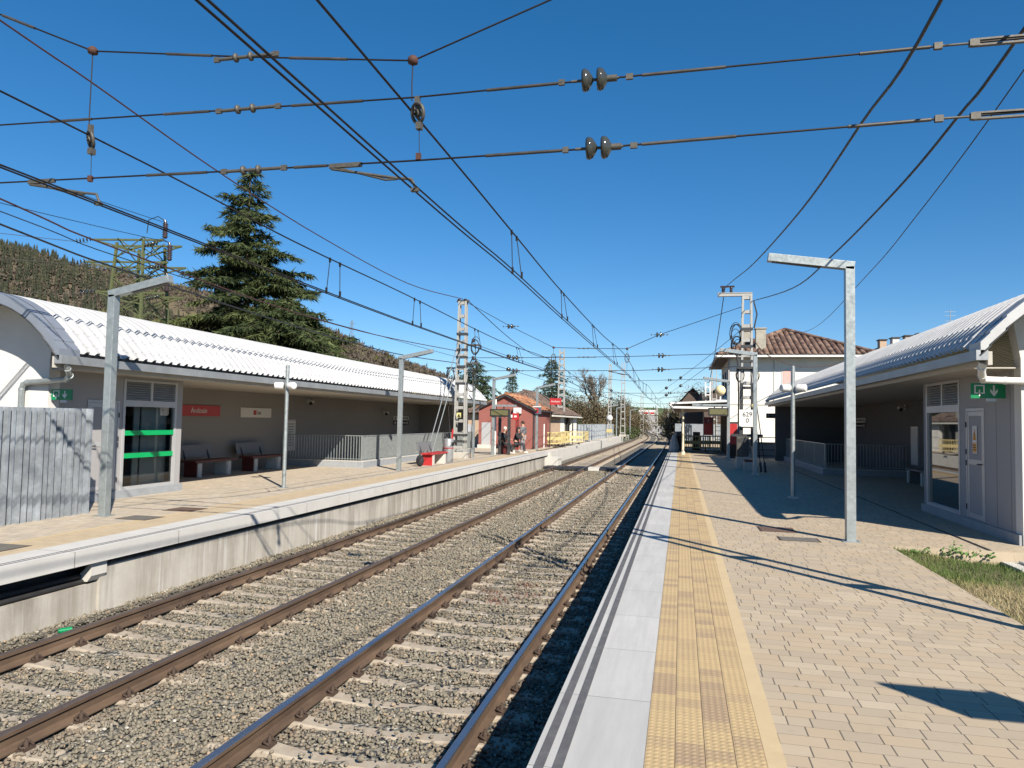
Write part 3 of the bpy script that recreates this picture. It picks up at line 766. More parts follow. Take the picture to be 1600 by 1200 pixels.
def window(t, X, W, y0, y1, z0, zm, z1, gm, hinge=None):
    fr = MB(); x0, x1 = X(W-.012), X(W+.07)
    for a, c, d, e in ((y0,y0+.07,z0,z1),(y1-.07,y1,z0,z1),(y0+.07,y1-.07,z0,z0+.07),(y0+.07,y1-.07,zm-.07,zm+.07),(y0+.07,y1-.07,z1-.05,z1),((y0+y1)/2-.035,(y0+y1)/2+.035,zm+.07,z1-.05)): fr.box(x0, x1, a, c, d, e)
    w_ = obj('window', fr, M['alu'], t)
    b = MB(); xg = X(W+.035); b.add([(xg,y0+.07,z0+.07),(xg,y1-.07,z0+.07),(xg,y1-.07,zm-.07),(xg,y0+.07,zm-.07)], [(0,1,2,3) if X(1) < 0 else (3,2,1,0)]); obj('glass', b, gm, w_, fix=False)
    b = MB(); k = int((z1-zm-.12)/.05)
    for (a, c) in ((y0+.07, (y0+y1)/2-.035), ((y0+y1)/2+.035, y1-.07)):
        for i in range(k):
            z = zm+.085+i*.05; xo, xi = X(W), X(W+.05); b.add([(xo,a,z),(xo,c,z),(xi,c,z+.04),(xi,a,z+.04),(xo,a,z+.006),(xo,c,z+.006),(xi,c,z+.046),(xi,a,z+.046)], [(0,1,2,3),(7,6,5,4),(0,4,5,1),(2,6,7,3),(0,3,7,4),(1,5,6,2)])
    obj('louvre', b, M['alu'], w_)
    b = MB(); b.box(X(W+.065), X(W+.075), y0+.07, y1-.07, zm+.07, z1-.05); obj('louvre_backing', b, M['black'], w_)
    return w_
wl = window(left, XL, LW, 13.3, 15.0, .16, 2.02, 2.54, M['glass'])
for z in (1.37, .88):
    b = MB(); b.box(XL(LW-.0), XL(LW+.028), 13.37, 14.93, z-.045, z+.06); obj('green_safety_band', b, M['greenband'], wl)
wr = window(right, XR, 5.2, 15.55, 17.5, .16, 2.2, 2.75, M['glassdark'])
# room behind the far booth's glass
b = MB(); b.box(-14.3,-11.72, 11.66,11.7, 0,2.6); b.box(-14.3,-11.72, 11.7,15.08,-.01,.02); b.box(-14.34,-14.3, 11.7,15.08,0,2.6); obj('inner_wall', b, M['wallgrey'], left)
b = MB(); b.box(-12.9,-12.82, 14.0,14.1,.02,2.5); b.box(-13.6,-13.1,13.2,13.8,.02,1.9); b.box(-13.0,-12.5,14.98,15.07,1.2,1.75); b.box(-12.4,-12.1,14.98,15.07,1.75,1.95); obj('equipment', b, M['darkmetal'], left)
b = MB(); b.box(-11.86,-11.84,14.15,14.98,.1,2.0); b.box(-11.9,-11.87,13.95,14.13,.1,2.0); obj('pale_screen', b, M['signgrey'], left)
b = MB()
for k in range(6): b.sphere((-12.4+rng.uniform(-.1,.1), 13.75+rng.uniform(-.16,.16), .62+rng.uniform(-.12,.12)), .11, 8, 6)
M['bluebag'] = mat('blue_plastic_bag', (.04,.20,.42), .4, 0, .3, 12, .5); bb = obj('plastic_bag', b, M['bluebag']); tag(bb, 'blue plastic bag behind the glass of the far booth', 'bag')
b = MB(); b.box(-12.58,-12.22,13.55,13.95,.02,.52); tag(obj('stool', b, M['darkmetal']), 'dark stool under the blue bag behind the glass', 'stool')
# doors
def door(t, X, W, y0, y1, z0, z1, left_hinge):
    b = MB(); x0, x1 = X(W-.015), X(W+.06)
    b.box(x0,x1,y0,y0+.05,z0,z1); b.box(x0,x1,y1-.05,y1,z0,z1); b.box(x0,x1,y0+.05,y1-.05,z1-.05,z1); d = obj('door', b, M['alu'], t)
    b = MB(); b.box(X(W),X(W+.05),y0+.05,y1-.05,z0,z1-.05); obj('leaf', b, M['wallgrey'], d)
    b = MB(); zz = (z0+z1)/2
    for a, c, e, f in ((y0+.06,y0+.13,z0+.02,z1-.06),(y1-.13,y1-.06,z0+.02,z1-.06),(y0+.13,y1-.13,z1-.14,z1-.06),(y0+.13,y1-.13,z0+.02,z0+.10),(y0+.13,y1-.13,zz-.02,zz+.07)): b.box(X(W-.008),X(W),a,c,e,f)
    obj('stile', b, M['alu'], d)
    b = MB(); b.tube([(X(W-.01),y0+.11,zz),(X(W-.06),y0+.11,zz),(X(W-.06),y0+.2,zz)],.012,6); obj('handle', b, M['darkmetal'], d)
    b = MB()
    for z in (z0+.2, zz, z1-.3, z1-.8): b.tube([(X(W-.02),y1-.02,z-.05),(X(W-.02),y1-.02,z+.05)],.014,6)
    obj('hinge', b, M['darkmetal'], d)
    return d
door(left, XL, LW, 12.34, 13.2, .2, 2.06, True)
dr = door(right, XR, 5.2, 14.38, 15.22, .17, 2.18, True)
for y in (13.35,13.9,17.62):
    b = MB(); b.box(5.196,5.2,y-.004,y+.004,.16,2.75); obj('panel_joint', b, M['benchgrey'], right)
# warning notice on the near door
t = thing('warning_notice', 'orange and white warning notice stuck on the grey door', 'notice', (5.18,14.8,1.6))
b = MB(); b.box(5.183,5.191,14.70,14.90,1.36,1.86); obj('backing', b, M['white'], t)
b = MB(); b.box(5.178,5.183,14.72,14.88,1.38,1.55); b.add([(5.179,14.72,1.6),(5.179,14.88,1.6),(5.179,14.80,1.83)],[(0,1,2)]); obj('symbol', b, M['orange'], t)
b = MB(); b.box(5.175,5.178,14.79,14.81,1.65,1.74); b.box(5.175,5.178,14.785,14.815,1.615,1.635)
for z in (1.42,1.46,1.5): b.box(5.174,5.178,14.74,14.86,z,z+.014)
obj('print', b, M['black'], t)

# downpipes
t = thing('downpipe', 'galvanised downpipe bending from the gutter along the white end wall', 'downpipe', (-12.1,11.3,0))
def pipe(t, pts, r, m):
    b = MB(); b.tube(pts, r, 12); p = obj('pipe', b, m, t)
    b = MB()
    for i in range(1, len(pts)-1): 
        d = (Vector(pts[i+1])-Vector(pts[i])).normalized(); b.tube([Vector(pts[i])-d*.02, Vector(pts[i])+d*.02], r*1.12, 12)
    obj('joint_ring', b, m, t)
pipe(t, [(-10.62,10.78,2.66),(-10.62,10.82,2.56),(-10.7,10.95,2.46),(-11.05,11.24,2.40),(-12.0,11.32,2.35),(-12.09,11.32,2.31),(-12.13,11.32,2.22),(-12.13,11.32,-.1)], .052, M['galv'])
t = thing('downpipe', 'white downpipe running from the near eave across the white end wall', 'downpipe', (4.9,12.8,0))
pipe(t, [(4.38,12.15,2.80),(4.38,12.2,2.72),(4.46,12.42,2.62),(4.62,12.82,2.58),(4.95,12.88,2.57),(8.4,12.88,2.50)], .055, M['white'])

# emergency exit flag signs
def exit_sign(x0, x1, y, z0, z1, label, wallx):
    t = thing('exit_sign', label, 'exit sign', ((x0+x1)/2, y, z0), 'green emergency exit flag signs')
    b = MB(); b.box(x0,x1,y-.012,y+.012,z0,z1); obj('panel', b, M['green'], t)
    wd, h = x1-x0, z1-z0; f = y-.0125; b = MB()
    def q(u0,u1,v0,v1): b.box(x0+wd*u0, x0+wd*u1, f-.004, f, z0+h*v0, z0+h*v1)
    q(.10,.14,.30,.88); q(.36,.40,.30,.88); q(.14,.36,.80,.88); q(.14,.21,.30,.38); q(.29,.36,.30,.38); q(.23,.27,.14,.56)
    obj('door_symbol', b, M['white'], t); b = MB(); q(.64,.69,.36,.85)
    b.add([(x0+wd*u, f-.004, z0+h*v) for u, v in ((.56,.62),(.56,.42),(.665,.12),(.77,.42),(.77,.62),(.665,.36))], [(0,1,2,5),(5,2,3,4)])
    obj('arrow', b, M['white'], t)
    b = MB(); xm = (x0+x1)/2
    b.box(min(x0,wallx), x0+.02, y-.006, y+.006, (z0+z1)/2-.02, (z0+z1)/2+.02) if wallx < x0 else b.box(x1-.02, max(x1,wallx), y-.006, y+.006, (z0+z1)/2-.02, (z0+z1)/2+.02)
    obj('bracket', b, M['alu'], t); b = MB(); b.box(xm-.02, xm+.12, y-.02, y+.02, z0-.05, z0-.005); obj('test_lamp', b, M['alu'], t)
exit_sign(-11.57,-11.11, 11.45, 2.03,2.23, 'green emergency exit sign on the far building, above the corrugated fence', -11.6)
exit_sign(4.66,5.17, 13.45, 2.31,2.56, 'green emergency exit sign on the near building, above the grey door', 5.2)

# signs on the far building's wall
t = thing('station_name_sign', 'red station name sign reading Andoain on the back wall', 'sign', (-14.37,19.5,1.8))
b = MB(); b.box(-14.4,-14.36,18.5,20.65,1.76,2.09); obj('panel', b, M['red'], t)
put_text('Andoain', .23, M['white'], (-14.357,19.6,1.925), (1,0,0), t)
t = thing('station_sign', 'pale sign with a small red square and the letters bai', 'sign', (-14.37,22.7,1.75))
b = MB(); b.box(-14.4,-14.36,21.78,23.64,1.74,2.07); obj('panel', b, M['signgrey'], t)
b = MB(); b.box(-14.361,-14.355,22.52,22.68,1.83,1.99); b.box(-14.361,-14.356,22.70,22.71,1.83,1.99); obj('emblem', b, M['red'], t)
put_text('bai', .2, M['darkmetal'], (-14.357,22.88,1.905), (1,0,0), t)
t = thing('timetable_board', 'tall pale timetable board on the back wall behind the thin pole', 'notice board', (-14.37,25,.5))
b = MB(); b.box(-14.4,-14.37,24.55,25.4,.5,1.68); obj('frame', b, M['alu'], t)
b = MB(); b.box(-14.371,-14.362,24.6,25.35,.55,1.63); obj('sheet', b, M['signgrey'], t)
b = MB()
for i in range(9): b.box(-14.363,-14.359,24.66,25.28,1.5-i*.1,1.53-i*.1)
obj('print', b, M['benchgrey'], t)
def wayfinding(x, y0, y1, z0, label, facing):
    s = facing; t = thing('direction_sign', label, 'direction sign', (x,(y0+y1)/2,z0), 'two part direction signs')
    b = MB(); b.box(x, x+s*.03, y0,y1,z0+.25,z0+.46); obj('upper_panel', b, M['signgrey'], t)
    b = MB(); b.box(x, x+s*.03, y0,y1,z0,z0+.24); obj('lower_panel', b, M['black'], t)
    b = MB(); b.box(x+s*.03, x+s*.034, y0+.1,y0+.25,z0+.29,z0+.42); b.box(x+s*.03, x+s*.034, y0+.4,y1-.4,z0+.33,z0+.39); b.box(x+s*.03,x+s*.034,y1-.3,y1-.15,z0+.29,z0+.42); obj('upper_print', b, M['darkmetal'], t)
    b = MB(); b.box(x+s*.03, x+s*.034, y0+.1,y0+.25,z0+.04,z0+.18); b.box(x+s*.03, x+s*.034, y0+.4,y1-.4,z0+.08,z0+.14); b.box(x+s*.03,x+s*.034,y1-.3,y1-.15,z0+.04,z0+.18); obj('lower_print', b, M['signgrey'], t)
wayfinding(-14.4, 35.2, 37.3, 1.46, 'black and pale direction sign on the far building wall above the railing', 1)
wayfinding(8.0, 35.2, 37.6, 1.75, 'black and pale direction sign on the near building wall, half behind the lamp post', -1)
t = thing('information_board', 'narrow pale board on the near back wall beside the glazed booth', 'notice board', (7.97,28,.5)); b = MB(); b.box(7.95,8.0,27.7,28.5,.5,1.85); obj('frame', b, M['alu'], t); b = MB(); b.box(7.944,7.952,27.75,28.45,.55,1.8); obj('sheet', b, M['signgrey'], t)
def camera(x, y, z, s, label):
    t = thing('security_camera', label, 'camera', (x,y,z), 'security cameras on the platform walls')
    b = MB(); b.box(x,x+s*.05,y-.06,y+.06,z-.08,z+.08); obj('mount', b, M['signgrey'], t)
    b = MB(); b.tube([(x+s*.05,y,z),(x+s*.2,y,z)],.025,6); b.tube([(x+s*.2,y-.12,z-.02),(x+s*.2,y+.1,z-.02)],.06,8); obj('housing', b, M['signgrey'], t)
    b = MB(); b.sphere((x+s*.2,y-.1,z-.09),.07,10,8); obj('dome', b, M['black'], t)
camera(-14.4,26.3,2.42,1,'pale security camera high on the far back wall near the railing')
camera(-14.4,33.9,2.1,1,'dark lamp and camera on the far wall past the direction sign')
camera(8.0,29.2,2.55,-1,'security camera high on the near back wall beside the booth')
camera(8.0,37.9,2.4,-1,'security camera high in the dark corner of the near building')
t = thing('hanging_sign', 'small black hanging sign on the far end of the near building', 'sign', (4.5,39.9,2.3)); b = MB(); b.box(4.30,4.85,39.85,39.9,2.17,2.42); obj('panel', b, M['black'], t)
b = MB(); b.box(4.36,4.46,39.84,39.85,2.24,2.36); b.box(4.52,4.78,39.84,39.85,2.27,2.32); obj('print', b, M['benchgrey'], t)

# stair guards: kerb + railing of upright flat bars
def guard(sx, xf, xb, y0, y1, label):
    t = thing('stair_railing', label, 'railing', (sx*xf, y0, 0))
    X = lambda a: sx*a
    b = MB(); b.box(X(xf-.12),X(xf+.12),y0-.12,y1,-.02,.22); b.box(X(xf+.12),X(xb),y0-.12,y0+.12,-.02,.22); obj('kerb', b, M['plinth'], t, bevel=.012)
    b = MB(); b.box(X(xf-.125),X(xf+.125),y0-.125,y1,.22,.245); b.box(X(xf+.125),X(xb),y0-.125,y0+.125,.22,.245); obj('coping', b, M['lightconc'], t)
    b = MB(); b.box(X(xf-.02),X(xf+.02),y0,y1,1.13,1.16); b.box(X(xf+.02),X(xb),y0-.02,y0+.02,1.13,1.16); b.box(X(xf-.02),X(xf+.02),y0,y1,.30,.32); b.box(X(xf+.02),X(xb),y0-.02,y0+.02,.30,.32); obj('handrail', b, M['galv'], t)
    b = MB(); y = y0
    while y < y1: b.box(X(xf-.025),X(xf+.025),y-.006,y+.006,.245,1.13); y += .11
    x = xf+.1
    while x < xb: b.box(X(x)-.006,X(x)+.006,y0-.025,y0+.025,.245,1.13); x += .11
    y = y0+.001
    while y < y1: b.box(X(xf-.03),X(xf+.03),y-.03,y+.03,.245,1.14); y += 2.2
    obj('balustrade_infill', b, M['galv'], t)
guard(-1, 11.2, 14.4, 24.5, 38.9, 'grey railing of upright bars on a stone kerb, far platform stairwell')
guard(1, 5.25, 8.0, 29.2, 39.6, 'grey railing of upright bars in the shade, near platform stairwell')

# corrugated sheet fence in front of the far building
def corr(ya, yb_, x, z1, label):
    b = MB(); y = ya; pr = []
    while y < yb_:
        q = .02*math.sin(y*31); pr += [(y,0),(y+.06,0),(y+.068,.075+q),(y+.118,.075+q)]; y += .128
    n = len(pr); vs = []
    for z in (-.02, z1):
        for yy, h in pr: vs.append((x+h, yy, z))
    b.add(vs, [(j, j+1, n+j+1, n+j) for j in range(n-1)]); t = thing('sheet_fence', label, 'fence', (x, ya, 0))
    o = obj('sheet', b, M['corrug'], t, fix=False); sl_ = o.modifiers.new('thick', 'SOLIDIFY'); sl_.thickness = .004
    b = MB(); b.tube([(x-.05,ya,.3),(x-.05,yb_,.3)],.02,6); b.tube([(x-.05,ya,1.2),(x-.05,yb_,1.2)],.02,6); obj('rail', b, M['galv'], t)
    b = MB()
    for y in np.arange(ya+.1, yb_, 1.2): b = MB(); b.tube([(x-.08,y,-.02),(x-.08,y,1.75)],.03,6); obj('post', b, M['galv'], t)
corr(5.0, 11.05, -10.42, 1.87, 'corrugated galvanised sheet fence at the left, in front of the white wall')

# benches
def make_bench(name, label, loc, rz, back, seatm, group):
    t = thing(name, label, 'bench', loc, group, rz)     # local: faces +x, length along y
    b = MB(); b.box(-.05,.45,-.85,1.15,.42,.48); obj('seat', b, seatm, t, local=True, bevel=.008)
    for y in (-.62, .78):
        b = MB(); b.box(-.02,.40,y-.11,y+.11,0,.42); obj('leg', b, seatm if y < 0 else M['lightconc'], t, local=True, bevel=.008)
        b = MB(); b.box(.40,.43,y-.09,y+.09,0,.40); obj('leg_facing', b, M['lightconc'], t, local=True)
    if back:
        b = MB(); b.add([(-.16,-.85,.56),(-.12,-.85,.54),(-.20,-.85,.90),(-.24,-.85,.89),(-.16,.75,.56),(-.12,.75,.54),(-.20,.75,.90),(-.24,.75,.89)],[(0,1,2,3),(7,6,5,4),(0,4,5,1),(1,5,6,2),(2,6,7,3),(3,7,4,0)]); br = obj('backrest', b, M['benchgrey'], t, local=True)
        for y in (-.6,.5): b = MB(); b.bar((-.05,y,.42),(-.20,y,.8),.05,.03); obj('bracket', b, M['darkmetal'], t, local=True)
    return t
bench0 = make_bench('platform_bench', 'dark red bench with grey backrest under the red name sign', (-13.9,19.15,0), 0, True, M['reddark'], 'benches on the platforms')
copy_tree(bench0, loc=(-13.9,22.0,0), label='dark red bench with grey backrest under the pale sign')
make_bench('platform_bench', 'bright red bench in the sun with grey backrest, beside the litter bin', (-9.75,27.6,0), 0, True, M['red'], 'benches on the platforms')
make_bench('platform_bench', 'backless bench in the shade against the near building wall', (7.7,25.8,0), math.pi, False, M['benchgrey'], 'benches on the platforms')
# ================================================================== platform furniture
def make_lamp(h, arm, rise, s, label, loc, group='cranked lamp posts'):
    t = thing('lamp_post', label, 'lamp post', loc, group)
    b = MB(); b.box(-.07,.07,-.07,.07,-.02,h); obj('pole', b, M['galv'], t, local=True, bevel=.006)
    b = MB(); b.bar((-.07*s,0,h+.005),(s*arm,0,h+rise),.14,.13); obj('arm', b, M['galv'], t, local=True, bevel=.006)
    b = MB(); b.bar((s*arm*.35,0,h+rise*.35-.066),(s*arm*.95,0,h+rise*.95-.066),.10,.01); obj('lamp_panel', b, M['darkmetal'], t, local=True)
    b = MB(); b.box(-.13,.13,-.13,.13,-.01,.012); obj('base_plate', b, M['galv'], t, local=True)
    return t
lampL = make_lamp(3.9, 1.15, .26, 1, 'grey cranked lamp post nearest on the far platform, by the sheet fence', (-9.84,10.95,0))
copy_tree(lampL, loc=(-9.53,23.9,0), label='grey cranked lamp post in front of the far stairwell railing')
copy_tree(lampL, loc=(-9.46,36.6,0), label='grey cranked lamp post carrying the far departure display')
copy_tree(lampL, loc=(-8.96,45.8,0), label='grey cranked lamp post with a track number plate before the red brick house')
for k, (x, y) in enumerate(((-8.97,93),(-8.7,102),(-7.9,118))):
    copy_tree(lampL, loc=(x,y,-.15), label=('far off cranked lamp post beyond the sheds, leftmost of three', 'far off cranked lamp post beyond the sheds, middle of three', 'far off cranked lamp post beyond the sheds, rightmost of three')[k])
lampR = make_lamp(4.36, 1.24, .19, -1, 'tall grey cranked lamp post nearest on the near platform', (2.61,12.49,0))
copy_tree(lampR, loc=(2.62,27.8,0), label='grey cranked lamp post in front of the number plate mast')
copy_tree(lampR, loc=(2.31,38.0,-.42), label='grey cranked lamp post carrying the near departure display')
def make_spk(label, loc, h, hz):
    t = thing('loudspeaker_pole', label, 'loudspeaker pole', loc, 'thin poles with twin loudspeakers')
    b = MB(); b.tube([(0,0,-.02),(0,0,h)],.048,12); obj('pole', b, M['galv'], t, local=True)
    b = MB(); b.box(-.1,.1,-.1,.1,-.01,.015); obj('base_plate', b, M['galv'], t, local=True)
    for s in (-1, 1):
        b = MB(); d = Vector((s*.9,-.42,0)).normalized(); p = d*.09
        b.lathe([(0,0),(.085,0),(.09,.02),(.09,.20),(.075,.22),(.0,.215)], (p.x,p.y,hz), d, 14); sp = obj('loudspeaker', b, M['white'], t, local=True)
    return t
spk = make_spk('thin pole with two white loudspeakers before the far back wall', (-9.76,16.76,0), 3.1, 2.57)
copy_tree(spk, loc=(2.58,18.34,.12), label='thin pole with white loudspeakers in the shade of the near building')

# departure displays under crossbars
def display(x0, x1, y, zb, zt, zbar, xa, xb_, label):
    t = thing('departure_display', label, 'departure display', ((x0+x1)/2, y, zb), 'departure displays hung beside lamp posts')
    b = MB(); b.box(xa,xb_,y-.06,y+.06,zbar-.05,zbar+.05); obj('crossbar', b, M['galv'], t)
    b = MB(); b.box(x0,x1,y-.12,y+.12,zb,zt); obj('case', b, M['black'], t, bevel=.01)
    b = MB(); b.box(x0+.06,x1-.06,y-.128,y-.12,zb+.08,zt-.06); obj('screen', b, M['screen'], t)
    b = MB()
    for x in (x0+.3, x1-.3): b = MB(); b.tube([(x,y,zt),(x,y,zbar)],.03,6); obj('hanger', b, M['black'], t)
display(-9.62,-8.6, 36.6, 1.98,2.38, 2.56, -9.40,-8.25, 'olive departure display above the seated people on the far platform')
display(1.33,2.30, 37.9, 2.22,2.62, 2.76, .55,2.25, 'olive departure display by the canopy on the near platform')
for x, lab in ((-9.32,'dark upright post under the far departure display, left one'),(-8.82,'dark upright post under the far departure display, right one')):
    b = MB(); b.box(x-.07,x+.07,37.4,37.54,-.02,2.1); tag(obj('shelter_post', b, M['darkmetal']), lab, 'post', 'dark shelter posts')
b = MB(); b.tube([(-9.52,37.3,-.02),(-9.52,37.3,2.9)],.05,8); tag(obj('white_pole', b, M['white']), 'thin white pole between the lamp post and the seated people', 'pole')
# the track number plate on the fourth lamp
t = thing('track_number_plate', 'dark grey plate with a red number one on the lamp post', 'sign', (-8.96,45.68,2.3)); b = MB(); b.box(-9.3,-8.66,45.62,45.68,2.25,2.78); obj('plate', b, mat('slate_blue_sign', (.10,.10,.13), .5), t)
b = MB(); b.box(-9.12,-8.84,45.605,45.62,2.32,2.62); obj('number_field', b, M['red'], t); put_text('1', .26, M['white'], (-8.98,45.602,2.47), (0,-1,0), t)
b = MB(); b.box(-9.28,-8.68,45.61,45.62,2.68,2.75); obj('header', b, M['signgrey'], t)
M['postred'] = mat('dull_red_post', (.20,.03,.028), .5, 0, .1)
# red totem by the shelter
t = thing('red_totem', 'red post with a red sign and white arrow by the standing person', 'sign post', (-9.75,43.5,0))
b = MB(); b.box(-9.72,-9.62,43.4,43.5,-.02,2.3); obj('post', b, M['postred'], t)
b = MB(); b.box(-10.0,-9.62,43.35,43.4,1.85,2.25); obj('sign', b, M['red'], t); b = MB(); b.add([(-9.9,43.345,2.0),(-9.74,43.345,2.0),(-9.74,43.345,2.11),(-9.9,43.345,2.11)],[(0,1,2,3)]); obj('arrow', b, M['white'], t)
t = thing('red_post', 'slim dark red post in front of the brick gable', 'post', (-10.0,44.5,0)); b = MB(); b.box(-10.05,-9.94,44.4,44.5,-.02,2.2); obj('post', b, M['postred'], t); b = MB(); b.box(-10.45,-10.0,44.36,44.4,1.98,2.16); obj('header', b, M['white'], t)
# bench with people
pb = make_bench('platform_bench', 'dark red bench under the far display with two people seated on it', (-9.4,38.9,0), 0, False, M['reddark'], 'benches on the platforms')

# people ---------------------------------------------------------------
M['skin'] = mat('skin', (.46,.28,.20), .6, 0, .06, 8, .02); M['jacketdark'] = mat('black_jacket', (.018,.018,.022), .85, 0, .3, 9, .2); M['jacketgrey'] = mat('grey_jacket', (.12,.125,.14), .85, 0, .2, 9, .2)
M['trousergrey'] = mat('grey_trousers', (.20,.20,.21), .85, 0, .15, 9, .2); M['hairdark'] = mat('dark_hair', (.02,.014,.01), .6, 0, .3, 30, .2); M['hairwhite'] = mat('white_hair', (.55,.52,.48), .7, 0, .1, 30, .2); M['shoewhite'] = mat('white_shoes', (.65,.64,.62), .7, 0, .05); M['trouserdark'] = mat('dark_trousers', (.03,.032,.04), .85, 0, .2, 9, .2)
def skin_mesh(name, joints, edges, m, parent):
    me = bpy.data.meshes.new(name); me.from_pydata([j[0] for j in joints], edges, [])
    o = link(bpy.data.objects.new(name, me)); md = o.modifiers.new('s', 'SKIN'); ss = o.modifiers.new('u', 'SUBSURF'); ss.levels = ss.render_levels = 1
    for v, j in zip(me.skin_vertices[0].data if me.skin_vertices else [], joints): v.radius = (j[1], j[2] if len(j) > 2 else j[1])
    if not me.skin_vertices:
        bm = bmesh.new(); bm.from_mesh(me); ly = bm.verts.layers.skin.verify(); bm.verts.ensure_lookup_table()
        for v, j in zip(bm.verts, joints): v[ly].radius = (j[1], j[2] if len(j) > 2 else j[1])
        bm.verts[0][ly].use_root = True; bm.to_mesh(me); bm.free()
    dg = bpy.context.evaluated_depsgraph_get(); dg.update(); m2 = bpy.data.meshes.new_from_object(o.evaluated_get(dg)); bpy.data.objects.remove(o)
    m2.materials.clear(); m2.materials.append(m); m2.polygons.foreach_set('use_smooth', [True]*len(m2.polygons)); m2.polygons.foreach_set('material_index', [0]*len(m2.polygons))
    q = link(bpy.data.objects.new(name, m2)); q.parent = parent; return q
def person(label, loc, rz, seated, jm, tm, hm, long_hair=False, phone=False):
    t = thing('person', label, 'person', loc, None, rz)        # local: looks to +x
    if seated:
        pel = (0,0,.56); kn = lambda s: (.44,s*.13,.52); an = lambda s: (.42+.12*s*0+.08,s*.13,.10); toe = lambda s: (.64,s*.14,.045); ch = (.04,0,.98); nk = (.09,0,1.16); hd = (.15,0,1.30)
        el = lambda s: (.14,s*.25,.84); ha = lambda s: (.36,s*.12,.80)
    else:
        pel = (0,0,.92); kn = lambda s: (.03,s*.10,.50); an = lambda s: (-.01+.05*s,s*.11,.09); toe = lambda s: (.15+.05*s,s*.12,.04); ch = (.0,0,1.30); nk = (.02,0,1.48); hd = (.06,0,1.62)
        el = lambda s: (-.03,s*.26,1.12); ha = lambda s: (.17,s*.22,1.0)
    # body: one continuous mesh of skin
    J = [(pel,.13,.16),(((pel[0]+ch[0])/2,0,(pel[2]+ch[2])/2),.12,.15),(ch,.13,.18),(nk,.055),(hd,.09,.085),((hd[0]+.01,0,hd[2]+.10),.075,.07)]; E_ = [(0,1),(1,2),(2,3),(3,4),(4,5)]
    for s in (-1, 1):
        i = len(J); J += [((ch[0],s*.19,ch[2]+.08),.065),(el(s),.045),(ha(s),.032),((ha(s)[0]+.09,ha(s)[1]*.95,ha(s)[2]),.03)]; E_ += [(2,i),(i,i+1),(i+1,i+2),(i+2,i+3)]
        i = len(J); J += [((pel[0]+.03,s*.10,pel[2]-.05),.095),(kn(s),.062),(an(s),.042),(toe(s),.036)]; E_ += [(0,i),(i,i+1),(i+1,i+2),(i+2,i+3)]
    body = skin_mesh('body', J, E_, M['skin'], t)
    # clothing follows the body, a little larger
    J2 = [(J[0][0],.15,.18),(J[1][0],.145,.175),(J[2][0],.15,.20),((nk[0],0,nk[2]-.02),.075)]; E2 = [(0,1),(1,2),(2,3)]
    for s in (-1, 1):
        i = len(J2); J2 += [((ch[0],s*.20,ch[2]+.08),.08),(el(s),.062),(ha(s),.05)]; E2 += [(2,i),(i,i+1),(i+1,i+2)]
    skin_mesh('jacket', J2, E2, jm, t)
    J3 = [((pel[0],0,pel[2]-.02),.135,.17)]; E3 = []
    for s in (-1, 1):
        i = len(J3); J3 += [((pel[0]+.03,s*.10,pel[2]-.07),.105),(kn(s),.08),(an(s),.062)]; E3 += [(0,i),(i,i+1),(i+1,i+2)]
    skin_mesh('trousers', J3, E3, tm, t)
    for s in (-1, 1):
        b = MB(); a, c = Vector(an(s)), Vector(toe(s)); b.sphere((a+(c-a)*.5+Vector((0,0,-.012)))[:], .065, 10, 6, 0, (1.9,.75,.62)); obj('shoe', b, M['shoewhite'], t, local=True)
    b = MB(); b.sphere((hd[0]-.025,0,hd[2]+.075), .108, 12, 8, 0, (1.0,.9,.95)); 
    if long_hair: b.sphere((hd[0]-.07,0,hd[2]-.06), .10, 10, 8, 0, (.8,1.15,1.7))
    obj('hair', b, hm, t, local=True)
    b = MB(); b.sphere((hd[0]+.10,0,hd[2]+.02),.018,6,5); obj('nose', b, M['skin'], t, local=True)
    for s in (-1, 1):
        b = MB(); b.sphere((hd[0]+.083,s*.034,hd[2]+.045),.011,6,5); obj('eye', b, M['black'], t, local=True)
        b = MB(); b.sphere((hd[0]+.0,s*.088,hd[2]+.025),.022,6,5,0,(.7,.4,1.3)); obj('ear', b, M['skin'], t, local=True)
        h = Vector(ha(s)); 
        for k in range(4):
            b = MB(); y = h.y*.95+(k-1.5)*.016; l = (.055,.065,.062,.05)[k]; b.tube([(h.x+.10,y,h.z),(h.x+.10+l*.6,y,h.z-.012),(h.x+.10+l,y,h.z-.035)],[.009,.0085,.007],5); obj('finger', b, M['skin'], t, local=True)
        b = MB(); b.tube([(h.x+.05,h.y*.95-s*.03,h.z+.01),(h.x+.09,h.y*.95-s*.05,h.z),(h.x+.12,h.y*.95-s*.045,h.z-.01)],[.011,.010,.008],5); obj('thumb', b, M['skin'], t, local=True)
    b = MB(); b.box(hd[0]+.088,hd[0]+.095,-.022,.022,hd[2]-.028,hd[2]-.02); obj('mouth', b, M['reddark'], t, local=True)
    return t
person('person in dark clothes with white hair seated at the left of the far bench', (-9.35,38.3,0), -.25, True, M['jacketdark'], M['trouserdark'], M['hairwhite'])
person('person in black with dark hair seated at the right of the far bench', (-8.9,39.5,0), .1, True, M['jacketdark'], M['trouserdark'], M['hairdark'], True)
person('person standing in a grey jacket and pale trousers beside the far bench', (-8.85,41.2,0), 2.8, False, M['jacketgrey'], M['trousergrey'], M['hairdark'])

